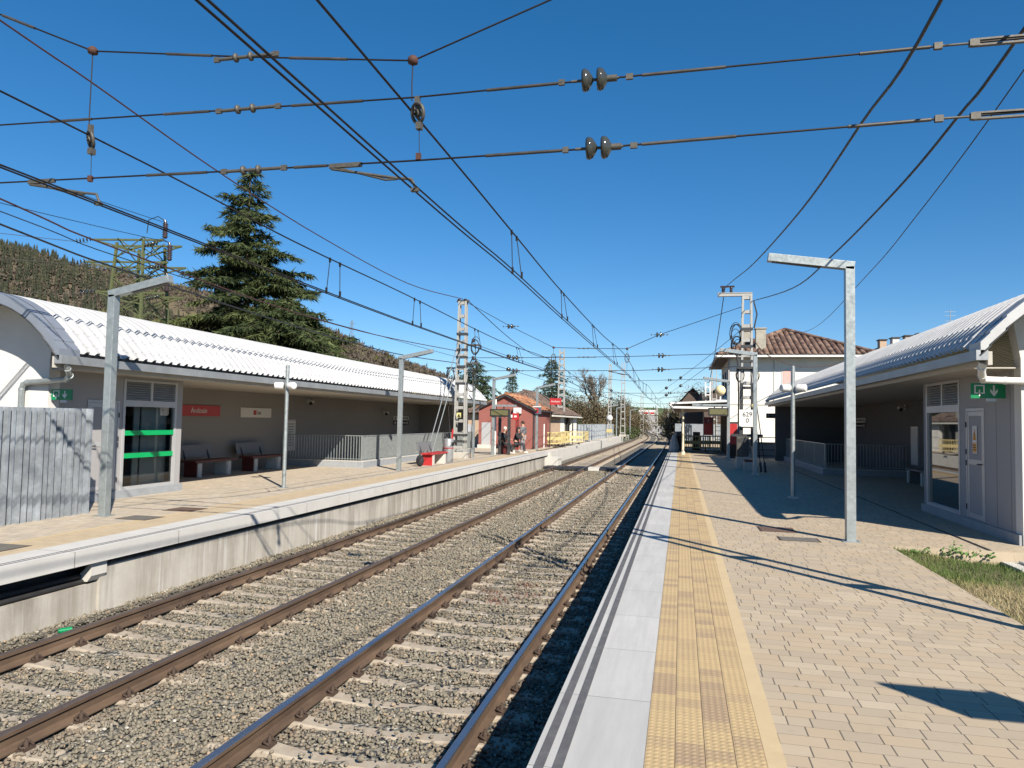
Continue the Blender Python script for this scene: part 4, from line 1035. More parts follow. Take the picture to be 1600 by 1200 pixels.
# litter bin
def bin_(loc, label):
    t = thing('litter_bin', label, 'litter bin', loc, 'litter bins on the platforms')
    b = MB(); b.lathe([(.20,0),(.21,.02),(.21,.95),(.19,1.0),(.0,1.02)], (0,0,0), (0,0,1), 16); obj('body', b, M['gutter'], t, local=True)
    b = MB(); b.box(.05,.225,-.12,.12,.72,.86); obj('opening', b, M['black'], t, local=True)
    b = MB(); b.lathe([(.214,.60),(.216,.60),(.216,.64),(.214,.64)], (0,0,0), (0,0,1), 16); obj('band', b, M['red'], t, local=True)
    return t
bin_((-9.35,28.85,0), 'grey metal litter bin between the red bench and the lattice mast')
# dark bag beside the bench
t = thing('wheeled_bag', 'small dark bag standing beside the sunny red bench', 'bag', (-9.6,26.2,0)); b = MB(); b.sphere((-9.6,26.2,.22),.2,10,8,0,(.8,.6,1.1)); obj('bag_body', b, M['jacketdark'], t); b = MB(); b.tube([(-9.6,26.1,.4),(-9.6,26.1,.6),(-9.6,26.25,.6),(-9.6,26.25,.4)],.012,5); obj('handle', b, M['darkmetal'], t)
# cabinets beside the near mast
t = thing('control_cabinet', 'grey control cabinet on a concrete foot by the number plate mast', 'cabinet', (2.5,31.2,0)); b = MB(); b.box(2.22,2.68,31.0,31.4,.52,1.32); obj('case', b, M['brackets'], t, bevel=.01); b = MB(); b.box(2.2,2.75,30.95,31.45,-.02,.5); obj('concrete_foot', b, M['conc'], t); b = MB(); b.box(2.26,2.38,30.99,31.0,1.1,1.22); obj('label_plate', b, M['darkmetal'], t); b = MB(); b.box(2.40,2.64,30.99,31.0,.58,1.28); obj('door', b, M['darkmetal'], t)
t = thing('concrete_block', 'pale concrete block with a red top edge at the foot of the near mast', 'block', (2.6,30.2,0)); b = MB(); b.box(2.42,2.8,30.0,30.4,-.02,.35); obj('block', b, M['conc'], t, bevel=.01); b = MB(); b.box(2.43,2.79,30.01,30.39,.35,.44); obj('red_top', b, M['reddark'], t)
# timber/planter beside the canopy (brown stack with red front)
t = thing('vending_machine', 'red and white vending machine against the station house corner', 'vending machine', (2.9,41.5,0)); b = MB(); b.box(2.45,3.15,41.0,41.7,-.02,1.95); obj('case', b, M['darkmetal'], t); b = MB(); b.box(2.5,2.95,40.98,41.0,.75,1.85); obj('red_front', b, M['red'], t); b = MB(); b.box(2.95,3.1,40.98,41.0,.75,1.85); obj('white_front', b, M['white'], t); b = MB(); b.box(2.5,3.1,40.97,41.0,.1,.72); obj('lower_panel', b, M['rust'], t)
# black railing behind the near building
t = thing('metal_railing', 'black metal railing in front of the white station house', 'railing', (3.0,42.5,0)); b = MB()
for z in (.12,.45,.8,1.12): b = MB(); b.tube([(3.2,42.5,z),(8.5,42.5,z)],.022,6); obj('rail', b, M['darkmetal'], t); b = MB()
for x in np.arange(3.2,8.6,1.0): b = MB(); b.box(x-.03,x+.03,42.47,42.53,-.02,1.18); obj('post', b, M['darkmetal'], t); b = MB()
for x in np.arange(3.3,8.5,.12): b.tube([(x,42.5,.12),(x,42.5,.8)],.007,4)
obj('bar', b, M['darkmetal'], t)
b = MB(); b.box(3.2,8.5,42.75,42.85,-.02,.8); b.box(3.2,8.5,42.7,42.9,.8,.86); tag(obj('low_wall', b, M['wallgrey']), 'low grey wall behind the black railing', 'wall')
# yellow works barriers
def make_barrier(loc, rz, label):
    t = thing('works_barrier', label, 'barrier', loc, 'yellow plastic works barriers', rz)     # local: runs along x
    b = MB(); b.box(-1,1,-.03,.03,.95,1.02); b.box(-1,1,-.03,.03,.18,.25); b.box(-1,-.93,-.03,.03,.25,.95); b.box(.93,1,-.03,.03,.25,.95); b.box(-.93,.93,-.02,.02,.45,.68); obj('frame', b, M['yellow'], t, local=True)
    b = MB()
    for x in np.arange(-.86,.9,.155): b.box(x-.02,x+.02,-.015,.015,.25,.45); b.box(x-.02,x+.02,-.015,.015,.68,.95)
    obj('grille', b, M['yellow'], t, local=True)
    for x in (-.7,.7):
        b = MB(); b.box(x-.05,x+.05,-.25,.25,0,.06); b.box(x-.03,x+.03,-.03,.03,.06,.2); obj('foot', b, M['black'], t, local=True)
    return t
br0 = make_barrier((-8.9,51.5,0), R(62), 'yellow works barrier closest to the red brick house corner')
for loc, rz, lab in (((-8.6,53.4,0), R(78), 'yellow works barrier second along from the brick house'), ((-8.35,55.4,0), R(95), 'yellow works barrier third along from the brick house'), ((-8.6,58.0,0), R(20), 'yellow works barrier standing crosswise before the open shed'),
                     ((-9.2,72.0,-.15), R(80), 'faded yellow works barrier by the far corrugated fence'), ((.9,50.5,0), R(4), 'yellow works barrier under the canopy, left one'), ((2.2,51.5,0), R(-4), 'yellow works barrier under the canopy, right one')):
    copy_tree(br0, loc=loc, rz=rz, label=lab)
# red station sign on a pole by the sheds
t = thing('name_sign_post', 'small red name sign on a thin pole in front of the peach wall', 'sign post', (-8.85,50,0)); b = MB(); b.tube([(-8.85,50,-.02),(-8.85,50,3.4)],.035,8); obj('pole', b, M['rust'], t); b = MB(); b.box(-8.87,-8.08,49.93,49.97,2.95,3.4); obj('panel', b, M['red'], t); put_text('Andoain', .19, M['white'], (-8.47,49.925,3.18), (0,-1,0), t)
# red sign on the near platform under the canopy
t = thing('name_sign_post', 'red sign post with a white number under the near canopy', 'sign post', (1.75,48.5,0)); b = MB(); b.tube([(1.42,48.5,-.02),(1.42,48.5,2.3)],.03,8); obj('pole', b, M['galv'], t); b = MB(); b.tube([(2.0,48.5,-.02),(2.0,48.5,2.3)],.03,8); obj('pole', b, M['galv'], t); b = MB(); b.box(1.45,1.97,48.46,48.5,1.1,2.25); obj('panel', b, M['red'], t); b = MB(); b.box(1.45,1.97,48.45,48.46,1.85,2.25); obj('header', b, mat('plum_sign', (.20,.04,.08), .5), t); put_text('2', .24, M['white'], (1.71,48.445,2.04), (0,-1,0), t)
# information panel behind the photographer whose shadow crosses the paving
t = thing('platform_sign', 'square sign board on a post beside the near paving', 'sign', (4.6,2.9,0)); b = MB(); b.box(3.72,4.42,2.86,2.90,2.2,2.67); obj('panel', b, M['signgrey'], t); b = MB(); b.tube([(4.46,2.88,-.1),(4.46,2.88,2.7)],.03,8); obj('post', b, M['galv'], t)
# ================================================================== masts and overhead line
def make_mast(label, loc, h, w0, w1, group='lattice masts of the overhead line', batten=.62, dep=.6, leg=.085):
    m = M['mast']; t = thing('catenary_mast', label, 'mast', loc, group)
    wd = lambda z: w0+(w1-w0)*z/h
    for sx in (-1, 1):
        for sy in (-1, 1):
            a0, a1 = wd(0)/2, wd(h)/2
            b = MB(); b.bar((sx*a0,sy*a0*dep,-.02),(sx*a1,sy*a1*dep,h),leg,leg); obj('upright', b, m, t, local=True)
    b = MB(); z = .5; k = 0
    while z < h-.05:
        a = wd(z)/2
        for sy in (-1, 1): b.box(-a,a,sy*a*dep-.008,sy*a*dep+.008,z-.07,z+.07)
        for sx in (-1, 1): b.box(sx*a-.008,sx*a+.008,-a*dep,a*dep,z-.07,z+.07)
        z += batten; k += 1
    obj('lattice', b, m, t, local=True)
    b = MB(); b.box(-w0*.75,w0*.75,-w0*.6,w0*.6,-.02,.28); obj('concrete_foot', b, M['conc'], t, local=True, bevel=.02)
    return t
def collar(t, zs, a, m=None):
    for z in zs: b = MB(); b.box(-a,a,-a*.8,a*.8,z-.05,z+.05); obj('collar', b, m or M['darkmetal'], t, local=True)
def coil(t, c, r, n, s=1):
    b = MB()
    for k in range(n):
        rr = r*rng.uniform(.75,1.1); o = Vector((rng.uniform(-.05,.05), rng.uniform(-.1,.1), rng.uniform(-.08,.08)))
        b.tube([(c[0]+o.x+rr*.55*math.cos(a), c[1]+o.y, c[2]+o.z+rr*math.sin(a)) for a in np.linspace(0, 6.283, 15)], .016, 5)
    return obj('cable_coil', b, M['wireblack'], t, local=True)
# mast on the far platform
ml = make_mast('pale lattice mast with coiled black cables on the far platform', (-10.12,33,0), 7.4, .52, .32)
collar(ml, (5.85,5.1,4.75,4.3,3.5), .24); collar(ml, (.78,1.08), .29)
for c, r, n in (((.62,0,5.3),.42,4),((.6,0,4.4),.35,3),((-.5,0,3.9),.35,4),((.45,0,3.6),.5,2)): coil(ml, c, r, n)
b = MB(); b.box(.15,.85,-.06,.06,5.28,5.36); b.box(.15,.8,-.06,.06,4.42,4.5); b.box(-.75,-.1,-.06,.06,4.2,4.27); b.tube([(-.3,0,7.42),(.3,0,7.42)],.06,6); obj('cross_arm', b, M['brackets'], ml, local=True)
for z in (5.45,4.62):
    b = MB(); b.lathe([(.03,0),(.10,.03),(.04,.06),(.10,.09),(.04,.12),(.10,.15),(.03,.18)], (.55,0,z), n=10); obj('insulator', b, M['porcbrown'], ml, local=True)
b = MB(); b.lathe([(.03,0),(.09,.03),(.04,.06),(.09,.09),(.03,.12)], (.1,0,7.42), n=10); obj('insulator', b, M['porcbrown'], ml, local=True); b = MB(); b.lathe([(.03,0),(.09,.03),(.04,.06),(.09,.09),(.03,.12)], (-.2,0,7.42), n=10); obj('insulator', b, M['porcbrown'], ml, local=True)
for k, pts in enumerate((((.62,.1,5.2),(.7,.1,3.6),(.55,.1,2.0),(.5,.05,0)),((.5,.1,4.4),(.55,.12,3.0),(.62,.1,1.2),(.6,.1,0)),((-.55,0,3.6),(-.62,0,2.4),(-.5,0,1.0),(-.42,0,0)),((-.5,.05,3.9),(-.42,.0,2.6),(-.40,0,0)))):
    b = MB(); b.tube(pts, .022, 6); obj('hanging_cable', b, M['brackets'] if k < 2 else M['wireblack'], ml, local=True)
b = MB(); b.box(.58,.66,.05,.13,0,3.4); obj('cable_conduit', b, M['galv'], ml, local=True)
b = MB(); b.box(-.10,.11,-.32,-.30,1.9,2.12); yp = obj('warning_plate', b, mat('pale_yellow_plate', (.55,.52,.22), .5), ml, local=True)
b = MB(); b.add([(-.07,-.325,1.92),(.09,-.325,1.92),(.01,-.325,2.08)],[(0,1,2)]); obj('warning_symbol', b, M['black'], yp)
b = MB(); b.bar((-.36,-.25,-.02),(-.30,-.22,1.35),.07,.05); obj('red_rail_stop', b, M['red'], ml, local=True)
for k, x in enumerate((-.08,.12)):
    b = MB(); b.tube([(-10.12+x*1.2,32.8,5.6),(-9.85+x,27.6,.05)], .022, 6); tag(obj('guy_rod', b, M['galv']), ('slanting steel stay of the far mast ending by the red bench, left one','slanting steel stay of the far mast ending by the red bench, right one')[k], 'stay', 'stays of the lattice masts')
# mast on the near platform
mr_ = make_mast('white lattice mast carrying the number plate 629 on the near platform', (2.76,33,0), 7.4, .52, .34)
collar(mr_, (5.95,5.2,4.55,3.4), .24); collar(mr_, (1.35,), .62); collar(mr_, (4.25,), .42)
b = MB(); b.box(-1.22,.22,-.10,.10,7.40,7.52); b.box(-1.24,.22,-.12,.12,7.52,7.55); obj('top_arm', b, M['mast'], mr_, local=True)
b = MB(); b.box(-1.12,-.52,-.07,.07,7.80,7.86)
for x in (-1.0,-.66): b.lathe([(.03,0),(.08,.04),(.04,.08),(.08,.12),(.04,.16),(.08,.2),(.03,.25)], (x,0,7.55), n=10)
obj('insulator', b, M['porcbrown'], mr_, local=True)
for c, r, n in (((-.45,0,5.7),.45,5),((-.4,0,5.2),.4,4),((-.3,0,4.0),.3,3),((.35,0,3.9),.3,3)): coil(mr_, c, r, n)
for pts in (((-.5,-.1,5.4),(-.38,-.12,4.4),(-.34,-.1,3.0),(-.36,-.1,.9)),((.36,-.1,5.0),(.34,-.1,3.4),(.36,-.1,.9)),((.28,0,7.2),(.42,0,6.6),(.30,0,6.0))):
    b = MB(); b.tube(pts, .03, 6); obj('hanging_cable', b, M['wireblack'], mr_, local=True)
b = MB(); b.box(-.30,-.16,-.2,-.06,.9,3.6); b.box(.16,.3,-.2,-.06,.9,3.6); obj('counterweight', b, M['darkmetal'], mr_, local=True)
b = MB(); b.add([(x, -.36, z) for x, z in ((-.34,2.45),(.34,2.45),(.34,1.8),(.26,1.72),(-.26,1.72),(-.34,1.8))], [(0,1,2,3,4,5)]); b.add([(x, -.34, z) for x, z in ((-.34,2.45),(.34,2.45),(.34,1.8),(.26,1.72),(-.26,1.72),(-.34,1.8))], [(5,4,3,2,1,0)]); pl = obj('number_plate', b, M['white'], mr_, local=True)
for s, z in (('629', 2.24), ('0', 1.98)):
    me = text_mesh(s, .27, M['black']); me.transform(Matrix.Translation((0,-.365,z)) @ Matrix.Rotation(R(90), 4, 'X')); o = obj('plate_number', me, None, pl)
b = MB(); b.lathe([(0,0),(.11,0),(.11,.01),(0,.01)], (.25,-.37,2.6), (0,1,0), 12); obj('yellow_disc', b, M['yellow'], mr_, local=True)
for k, x in enumerate((.0,.16)):
    b = MB(); b.tube([(2.9+x*.4,32.8,4.2),(2.95+x,29.0,.05)], .02, 6); b.tube([(2.945+x,29.3,.36),(2.95+x,29.0,.05)], .045, 6); tag(obj('guy_rod', b, M['wireblack']), ('dark stay beside the number plate mast, left one','dark stay beside the number plate mast, right one')[k], 'stay', 'stays of the lattice masts')
# masts just outside the picture that carry the nearest cross wires
mo = make_mast('lattice mast by the near platform paving that carries the closest cross wires', (3.62,7.2,-.1), 8.3, .46, .34, batten=1.35, dep=.12, leg=.06)
mo2 = make_mast('lattice mast beyond the sheet fence that carries the closest cross wires', (-10.3,7.2,0), 8.3, .46, .34, batten=1.35, dep=.12, leg=.06)
# farther masts
m3 = make_mast('lattice mast rising behind the peach and brown roofed buildings', (-9.7,60,0), 7.8, .62, .34, batten=.5)
m4 = make_mast('pale mast with a white disc beyond the open shed', (-7.2,76,-.15), 8.0, .3, .2)
b = MB(); b.lathe([(0,0),(.32,0),(.32,.04),(0,.04)], (0,-.2,2.4), (0,1,0), 14); obj('white_disc', b, M['white'], m4, local=True)
b = MB(); b.box(-.3,.3,-.22,-.2,.9,1.25); obj('yellow_plate', b, M['yellow'], m4, local=True)
m5 = make_mast('ladder like mast near the end of the far platform', (-8.0,104,-.15), 10.5, .62, .34, batten=1.0)
m6 = make_mast('distant mast left of the tracks where they start to bend', (-7.2,140,-1.0), 8.5, .6, .4, batten=1.0)
m7 = make_mast('distant mast right of the bend behind the canopy post', (4.2,104,-1), 9, .5, .4, batten=1.0)
m8 = make_mast('distant mast seen under the near canopy', (3.2,75,-.2), 8, .5, .4, batten=1.0)

WG = 'overhead line wires'
def sagpts(p0, p1, sag, n=14):
    p0, p1 = Vector(p0), Vector(p1); return [p0.lerp(p1, i/n)-Vector((0,0,4*sag*(i/n)*(1-i/n))) for i in range(n+1)]
def smooth(pts, n=6):
    P = [Vector(p) for p in pts]; P = [P[0]*2-P[1]]+P+[P[-1]*2-P[-2]]; out = []
    for i in range(1, len(P)-2):
        for k in range(n):
            t = k/n; a, b_, c, d = P[i-1], P[i], P[i+1], P[i+2]
            out.append(.5*((2*b_)+(-a+c)*t+(2*a-5*b_+4*c-d)*t*t+(-a+3*b_-3*c+d)*t**3))
    out.append(P[-2]); return out
def wire(name, label, pts, r, m, cat='cable', group=WG, parent=None):
    b = MB(); b.tube(pts, r, 6); o = obj(name, b, m, parent)
    if parent is None: tag(o, label, cat, group)
    return o
# messenger + contact wires of each track with droppers
def catenary(tag_, mess, cont, drops, dx):
    t = thing('track_catenary', tag_, 'overhead line', mess[1], WG)
    mp = smooth(mess, 8); b = MB(); b.tube(mp, .0125, 6); obj('messenger_wire', b, M['wire'], t)
    cp = smooth(cont, 8)
    for s in (-1, 1):
        b = MB(); b.tube([(p.x+s*dx, p.y, p.z) for p in cp], .0105, 6); obj('contact_wire', b, M['wire'], t)
    def at(pts, y):
        for a, c in zip(pts, pts[1:]):
            if a.y <= y <= c.y: return a.lerp(c, (y-a.y)/(c.y-a.y))
    for y in drops:
        for s, oy in ((-1, 0), (1, .35)):
            a, c = at(mp, y+oy), at(cp, y+oy)
            if a is None or c is None: continue
            c = c+Vector((s*dx,0,0)); b = MB(); b.tube([a, a.lerp(c,.5)+Vector((.0,0,0)), c], .0075, 5)
            b.bar(c+Vector((0,0,-.01)), c+Vector((0,0,.10)), .03, .03); b.bar(a+Vector((0,0,-.06)), a+Vector((0,0,.02)), .03, .03); obj('dropper', b, M['wire'], t)
f_ = [(46,), ]
catenary('messenger and double contact wire hanging over the near track',
    [(-2.95,-6,5.3),(-2.86,7.2,5.12),(-2.68,11.2,4.85),(-2.66,16.2,4.75),(-2.55,24,4.68),(-2.43,33,4.78),(-2.5,46,4.45),(-2.55,60,4.75),(-2.5,80,4.4),(-2.6,104,4.7),(-3.2,140,4.5),(-6.5,190,4.5)],
    [(-2.95,-6,4.42),(-2.80,7.2,4.27),(-2.62,11,4.16),(-2.6,16.3,4.12),(-2.45,24,4.0),(-2.28,33,3.90),(-2.45,46,3.85),(-2.6,60,3.85),(-2.5,80,3.85),(-2.6,104,3.85),(-3.2,140,3.85),(-6.5,190,3.85)],
    [11.3, 16.2, 21.5, 27, 38, 44, 50, 55, 66, 74, 82, 92], .035)
catenary('messenger and double contact wire hanging over the far track',
    [(-7.1,-6,5.25),(-6.93,7.2,5.12),(-6.1,10.5,4.62),(-5.95,15.2,4.54),(-5.9,24,4.45),(-5.87,33,4.62),(-6.0,46,4.35),(-6.1,60,4.7),(-6.1,80,4.4),(-6.1,104,4.7),(-6.9,140,4.5)],
    [(-7.1,-6,4.45),(-6.78,7.2,4.29),(-6.1,10.6,4.0),(-5.95,15.2,3.93),(-5.8,24,3.92),(-5.7,33,3.95),(-5.9,46,3.85),(-6.1,60,3.85),(-6.1,80,3.85),(-6.1,104,3.85),(-6.9,140,3.85)],
    [11.6, 15.6, 20.5, 26, 39, 45, 52, 66, 76], .035)
# feeders and cables on the left
wire('feeder_cable', 'red brown feeder cable running to the top of the far lattice mast', smooth([(-9.95,0,8.4),(-9.9,8.55,7.6),(-9.9,10.24,7.47),(-9.9,13.8,7.12),(-9.9,18.5,6.86),(-9.92,25.4,6.82),(-10.1,32.9,7.5)]), .016, M['wirered'])
wire('feeder_cable', 'black feeder cable sagging from the far mast top towards the next mast', smooth([(-9.95,33,7.5),(-9.85,42,6.6),(-9.8,50,6.35),(-9.7,60,7.2)]), .02, M['wireblack'])
wire('feeder_cable', 'dark red cable sagging low over the far metal roof', smooth([(-10.05,0,5.9),(-10.1,8.9,5.02),(-10.1,10.9,4.83),(-10.1,16.9,4.6),(-10.1,23.1,4.62),(-10.15,32.8,5.0)]), .015, M['wirered'])
wire('feeder_cable', 'thick black cable, lowest of those over the far metal roof', smooth([(-10.25,0,5.5),(-10.3,9.1,4.69),(-10.3,11.7,4.5),(-10.3,18.1,4.27),(-10.3,25,4.19),(-10.3,32.8,4.45)]), .017, M['wireblack'])
wire('feeder_cable', 'thin dark cable between the dark red and the thick black cable', smooth([(-10.2,0,5.3),(-10.2,9,4.86),(-10.2,11.5,4.7),(-10.2,18.9,4.62),(-10.2,23.3,4.65),(-10.25,32.8,4.72)]), .009, M['wireblack'])
wire('feeder_cable', 'black feeder cable sagging to the arm of the number plate mast', smooth([(1.9,0,5.9),(1.9,5.9,5.05),(1.9,8.5,5.12),(1.88,12.4,5.3),(1.86,20.2,6.1),(1.84,27,7.0),(1.84,33,7.8)]), .015, M['wireblack'])
wire('feeder_cable', 'black feeder cable falling steeply from the mast arm towards the canopy', smooth([(1.84,33,7.8),(1.75,37,6.2),(1.7,42.5,5.0),(1.7,47,4.4)]), .02, M['wireblack'])
wire('feeder_cable', 'black cable sagging to the side of the number plate mast', smooth([(3.1,0,6.6),(3.1,7.5,5.55),(3.1,9.2,5.41),(3.1,11.7,5.33),(3.1,16.5,5.42),(3.08,21.9,5.72),(2.95,32.9,7.15)]), .017, M['wireblack'])
wire('house_cable', 'thin dark cable leading to the clay tile roof', smooth([(4.2,2,8.0),(4.2,10.2,6.36),(4.25,15,5.72),(4.4,19.2,5.5),(5.0,30,5.6),(6.0,46.5,7.2)]), .009, M['wireblack'])
wire('house_cable', 'red cable hanging under the eave of the white station house', smooth([(2.95,33,5.6),(4.2,38,5.25),(6.5,42.6,5.05),(9.5,43.3,5.35)]), .02, M['wirered'])

# cross spans ---------------------------------------------------------
def fitting(t, x, y, z, kind, s=1.0):
    if kind == 'ins':        # two glass discs
        b = MB()
        for o in (-.11, .04):
            b.lathe([(.025,0),(.105,-.015),(.115,.01),(.10,.045),(.045,.08),(.025,.09)], (x+o*s,y,z), (1,0,0), 14)
        obj('glass_insulator', b, M['porcelain'], t)
        b = MB(); b.tube([(x-.24*s,y,z),(x+.24*s,y,z)],.016,6); b.tube([(x+.12*s,y,z),(x+.22*s,y,z)],.035,8); b.box(x-.37*s,x-.31*s,y-.015,y+.015,z-.028,z+.028); b.box(x+.31*s,x+.38*s,y-.015,y+.015,z-.028,z+.028); obj('insulator_fitting', b, M['brackets'], t)
    elif kind == 'rod':
        b = MB(); b.tube([(x-.36*s,y,z),(x+.36*s,y,z)],.020,8)
        for o in (-.13,.06): b.lathe([(.02,-.02),(.05,-.012),(.05,.012),(.02,.02)], (x+o*s,y,z), (1,0,0), 10)
        b.box(x-.41*s,x-.34*s,y-.015,y+.015,z-.028,z+.028); b.box(x+.34*s,x+.41*s,y-.015,y+.015,z-.028,z+.028); obj('rod_insulator', b, M['brackets'], t)
    elif kind == 'turn':
        b = MB(); b.box(x-.13,x-.06,y-.018,y+.018,z-.03,z+.03); b.tube([(x-.1,y,z),(x+.2,y,z)],.012,6); b.box(x+.18,x+.9,y-.02,y+.02,z+.018,z+.034); b.box(x+.18,x+.9,y-.02,y+.02,z-.034,z-.018); b.box(x+.16,x+.24,y-.022,y+.022,z-.03,z+.03); obj('turnbuckle', b, M['brackets'], t)
    elif kind == 'arm':      # steady arm holding the contact wires
        b = MB(); b.box(x-.02,x+.36,y-.018,y+.018,z-.035,z+.012); b.tube([(x,y,z-.04),(x+.75,y+.05,z-.17),(x+.92,y+.05,z-.19),(x+.97,y+.05,z-.30)],.016,6); b.tube([(x+.1,y,z-.04),(x+.62,y+.05,z-.18),(x+.75,y+.05,z-.18)],.013,6); b.box(x+.92,x+1.0,y+.02,y+.07,z-.33,z-.295); obj('steady_arm', b, M['brackets'], t)
def spanwire(label, pts, fits, r=.0105, thick=(), m=None, s=1.0):
    t = thing('cross_span_wire', label, 'span wire', pts[len(pts)//2], 'cross span wires between the masts')
    b = MB(); b.tube(pts, r, 6); obj('strand', b, m or M['wire'], t)
    y = pts[0][1]
    b = MB()
    for x0, x1 in thick:
        def zz(x):
            for a, c in zip(pts, pts[1:]):
                if a[0] <= x <= c[0]: return a[2]+(c[2]-a[2])*(x-a[0])/(c[0]-a[0])
            return pts[-1][2]
        k = 5; b = MB(); b.tube([(x0+(x1-x0)*i/k, y, zz(x0+(x1-x0)*i/k)) for i in range(k+1)], r*1.7, 6); obj('splice', b, M['wiregrey'], t)
    for x, kind in fits:
        for a, c in zip(pts, pts[1:]):
            if a[0] <= x <= c[0]: fitting(t, x, y, a[2]+(c[2]-a[2])*(x-a[0])/(c[0]-a[0]), kind, s); break
    return t
Y1 = 7.2
top1 = spanwire('highest of the three closest cross wires, rising to both masts', [(-10.15,Y1,7.85),(-8.34,Y1,6.76),(-6.93,Y1,6.15),(-4.8,Y1,5.87),(-2.83,Y1,5.64),(-1.34,Y1,6.14),(3.4,Y1,7.9)], [(-4.85,'rod')], thick=((-8.3,-7.8),(-5.9,-5.3),(-4.3,-3.6)))
spanwire('middle one of the three closest cross wires, with two glass discs', [(-10.15,Y1,5.42),(-8.25,Y1,5.34),(-5,Y1,5.275),(-2.8,Y1,5.235),(-.9,Y1,5.255),(1,Y1,5.275),(3.5,Y1,5.30)], [(-4.8,'rod'),(-.87,'ins'),(2.36,'turn')], thick=((-7.5,-6.9),(-5.9,-5.3),(-4.25,-3.4),(-2.0,-1.2),(-.4,.4),(1.6,2.2)))
spanwire('lowest of the three closest cross wires, holding the contact wires', [(-10.15,Y1,4.63),(-8.2,Y1,4.61),(-5,Y1,4.565),(-2.75,Y1,4.545),(-.9,Y1,4.55),(1,Y1,4.585),(3.5,Y1,4.635)], [(-4.7,'rod'),(-.82,'ins'),(2.36,'turn'),(-3.75,'arm'),(-7.75,'arm')], thick=((-6.1,-5.3),(-4.2,-3.8),(-2.0,-1.2),(-.4,.5),(1.5,2.2)))
for x, x2, lab in ((-6.93,-6.88,'pulley hanger under the highest cross wire over the far track'),(-2.83,-2.74,'pulley hanger under the highest cross wire over the near track')):
    zt = 6.15 if x < -5 else 5.64
    t = thing('pulley_hanger', lab, 'hanger', (x,Y1,zt), 'pulley hangers on the closest cross wires')
    b = MB(); b.tube([(x,Y1,zt),(x-.005,Y1,5.36),(x,Y1,5.2)],.007,5); b.tube([(x2,Y1,4.88),(x2+.01,Y1,4.56)],.004,5); obj('hanger_wire', b, M['wire'], t)
    b = MB(); b.lathe([(.0,-.05),(.055,-.03),(.06,.02),(.03,.05),(0,.05)], (x,Y1,zt), n=8); b.box(x2-.025,x2+.025,Y1-.02,Y1+.02,4.55,4.62); obj('clamp', b, M['rustfit'], t)
    b = MB(); c = Vector((x2-.02,Y1,5.06)); ax = Vector((.55,.8,.25)).normalized(); u = ax.orthogonal().normalized(); w_ = ax.cross(u)
    b.tube([c+(u*math.cos(a)+w_*math.sin(a))*.10 for a in np.linspace(0,6.283,20)], .019, 8)
    for a in (0, 2.1, 4.2): b.tube([c, c+(u*math.cos(a)+w_*math.sin(a))*.095], .012, 6)
    b.lathe([(.04,-.03),(.04,.03)], c, ax, 8); b.box(x2-.055,x2+.0,Y1-.02,Y1+.02,5.06,5.24); b.box(x2-.03,x2+.03,Y1-.035,Y1+.035,4.88,4.95); obj('pulley_wheel', b, M['brackets'], t)
Y2 = 33.0
sp2 = spanwire('highest cross wire at the far masts, rising on both sides to their tops', [(-9.9,Y2,7.35),(-7.78,Y2,6.19),(-5.73,Y2,5.19),(-4,Y2,5.14),(-2.38,Y2,5.12),(-.97,Y2,5.74),(2.6,Y2,6.95)], [(-7.78,'ins'),(-4.2,'rod'),(-.97,'ins')], r=.013)
spanwire('middle cross wire between the two far lattice masts', [(-9.9,Y2,4.72),(-5,Y2,4.73),(-2,Y2,4.78),(2.6,Y2,4.9)], [(-7.53,'ins'),(-4.2,'rod'),(-.88,'ins')], r=.013)
spanwire('lowest cross wire between the two far lattice masts', [(-9.9,Y2,4.11),(-5,Y2,4.12),(-2,Y2,4.14),(2.6,Y2,4.33)], [(-7.52,'ins'),(-4.2,'rod'),(-.9,'ins'),(-3.2,'arm')], r=.013)
for x, zt in ((-5.73,5.19),(-2.38,5.12)):
    t = thing('pulley_hanger', 'small pulley hanger at the far masts, over the %s track' % ('far' if x < -4 else 'near'), 'hanger', (x,Y2,zt), 'pulley hangers at the far masts'); b = MB(); b.tube([(x,Y2,zt),(x,Y2,4.15)],.007,5); obj('hanger_wire', b, M['wire'], t); b = MB(); b.sphere((x,Y2,zt),.06,8,6); obj('clamp', b, M['rustfit'], t); b = MB(); b.tube([(x+.09*math.cos(a),Y2+.05*math.cos(a),4.7+.2*math.sin(a)) for a in np.linspace(0,6.283,12)],.022,6); obj('pulley_wheel', b, M['brackets'], t)
spanwire('upper cross wire past the brown roofed shed', [(-9.7,60,5.6),(-4,60,5.2),(2.5,60,5.4)], [(-7.3,'ins'),(-.9,'ins')], r=.016)
spanwire('lower cross wire past the brown roofed shed', [(-9.7,60,4.35),(-4,60,4.2),(2.5,60,4.3)], [(-7.3,'ins'),(-.9,'ins')], r=.016)
spanwire('upper cross wire where the tracks begin to bend', [(-8,104,6.0),(-4,104,5.2),(4,104,6.0)], [], r=.022)
spanwire('lower cross wire where the tracks begin to bend', [(-8,104,4.6),(-4,104,4.5),(4,104,4.6)], [], r=.022)
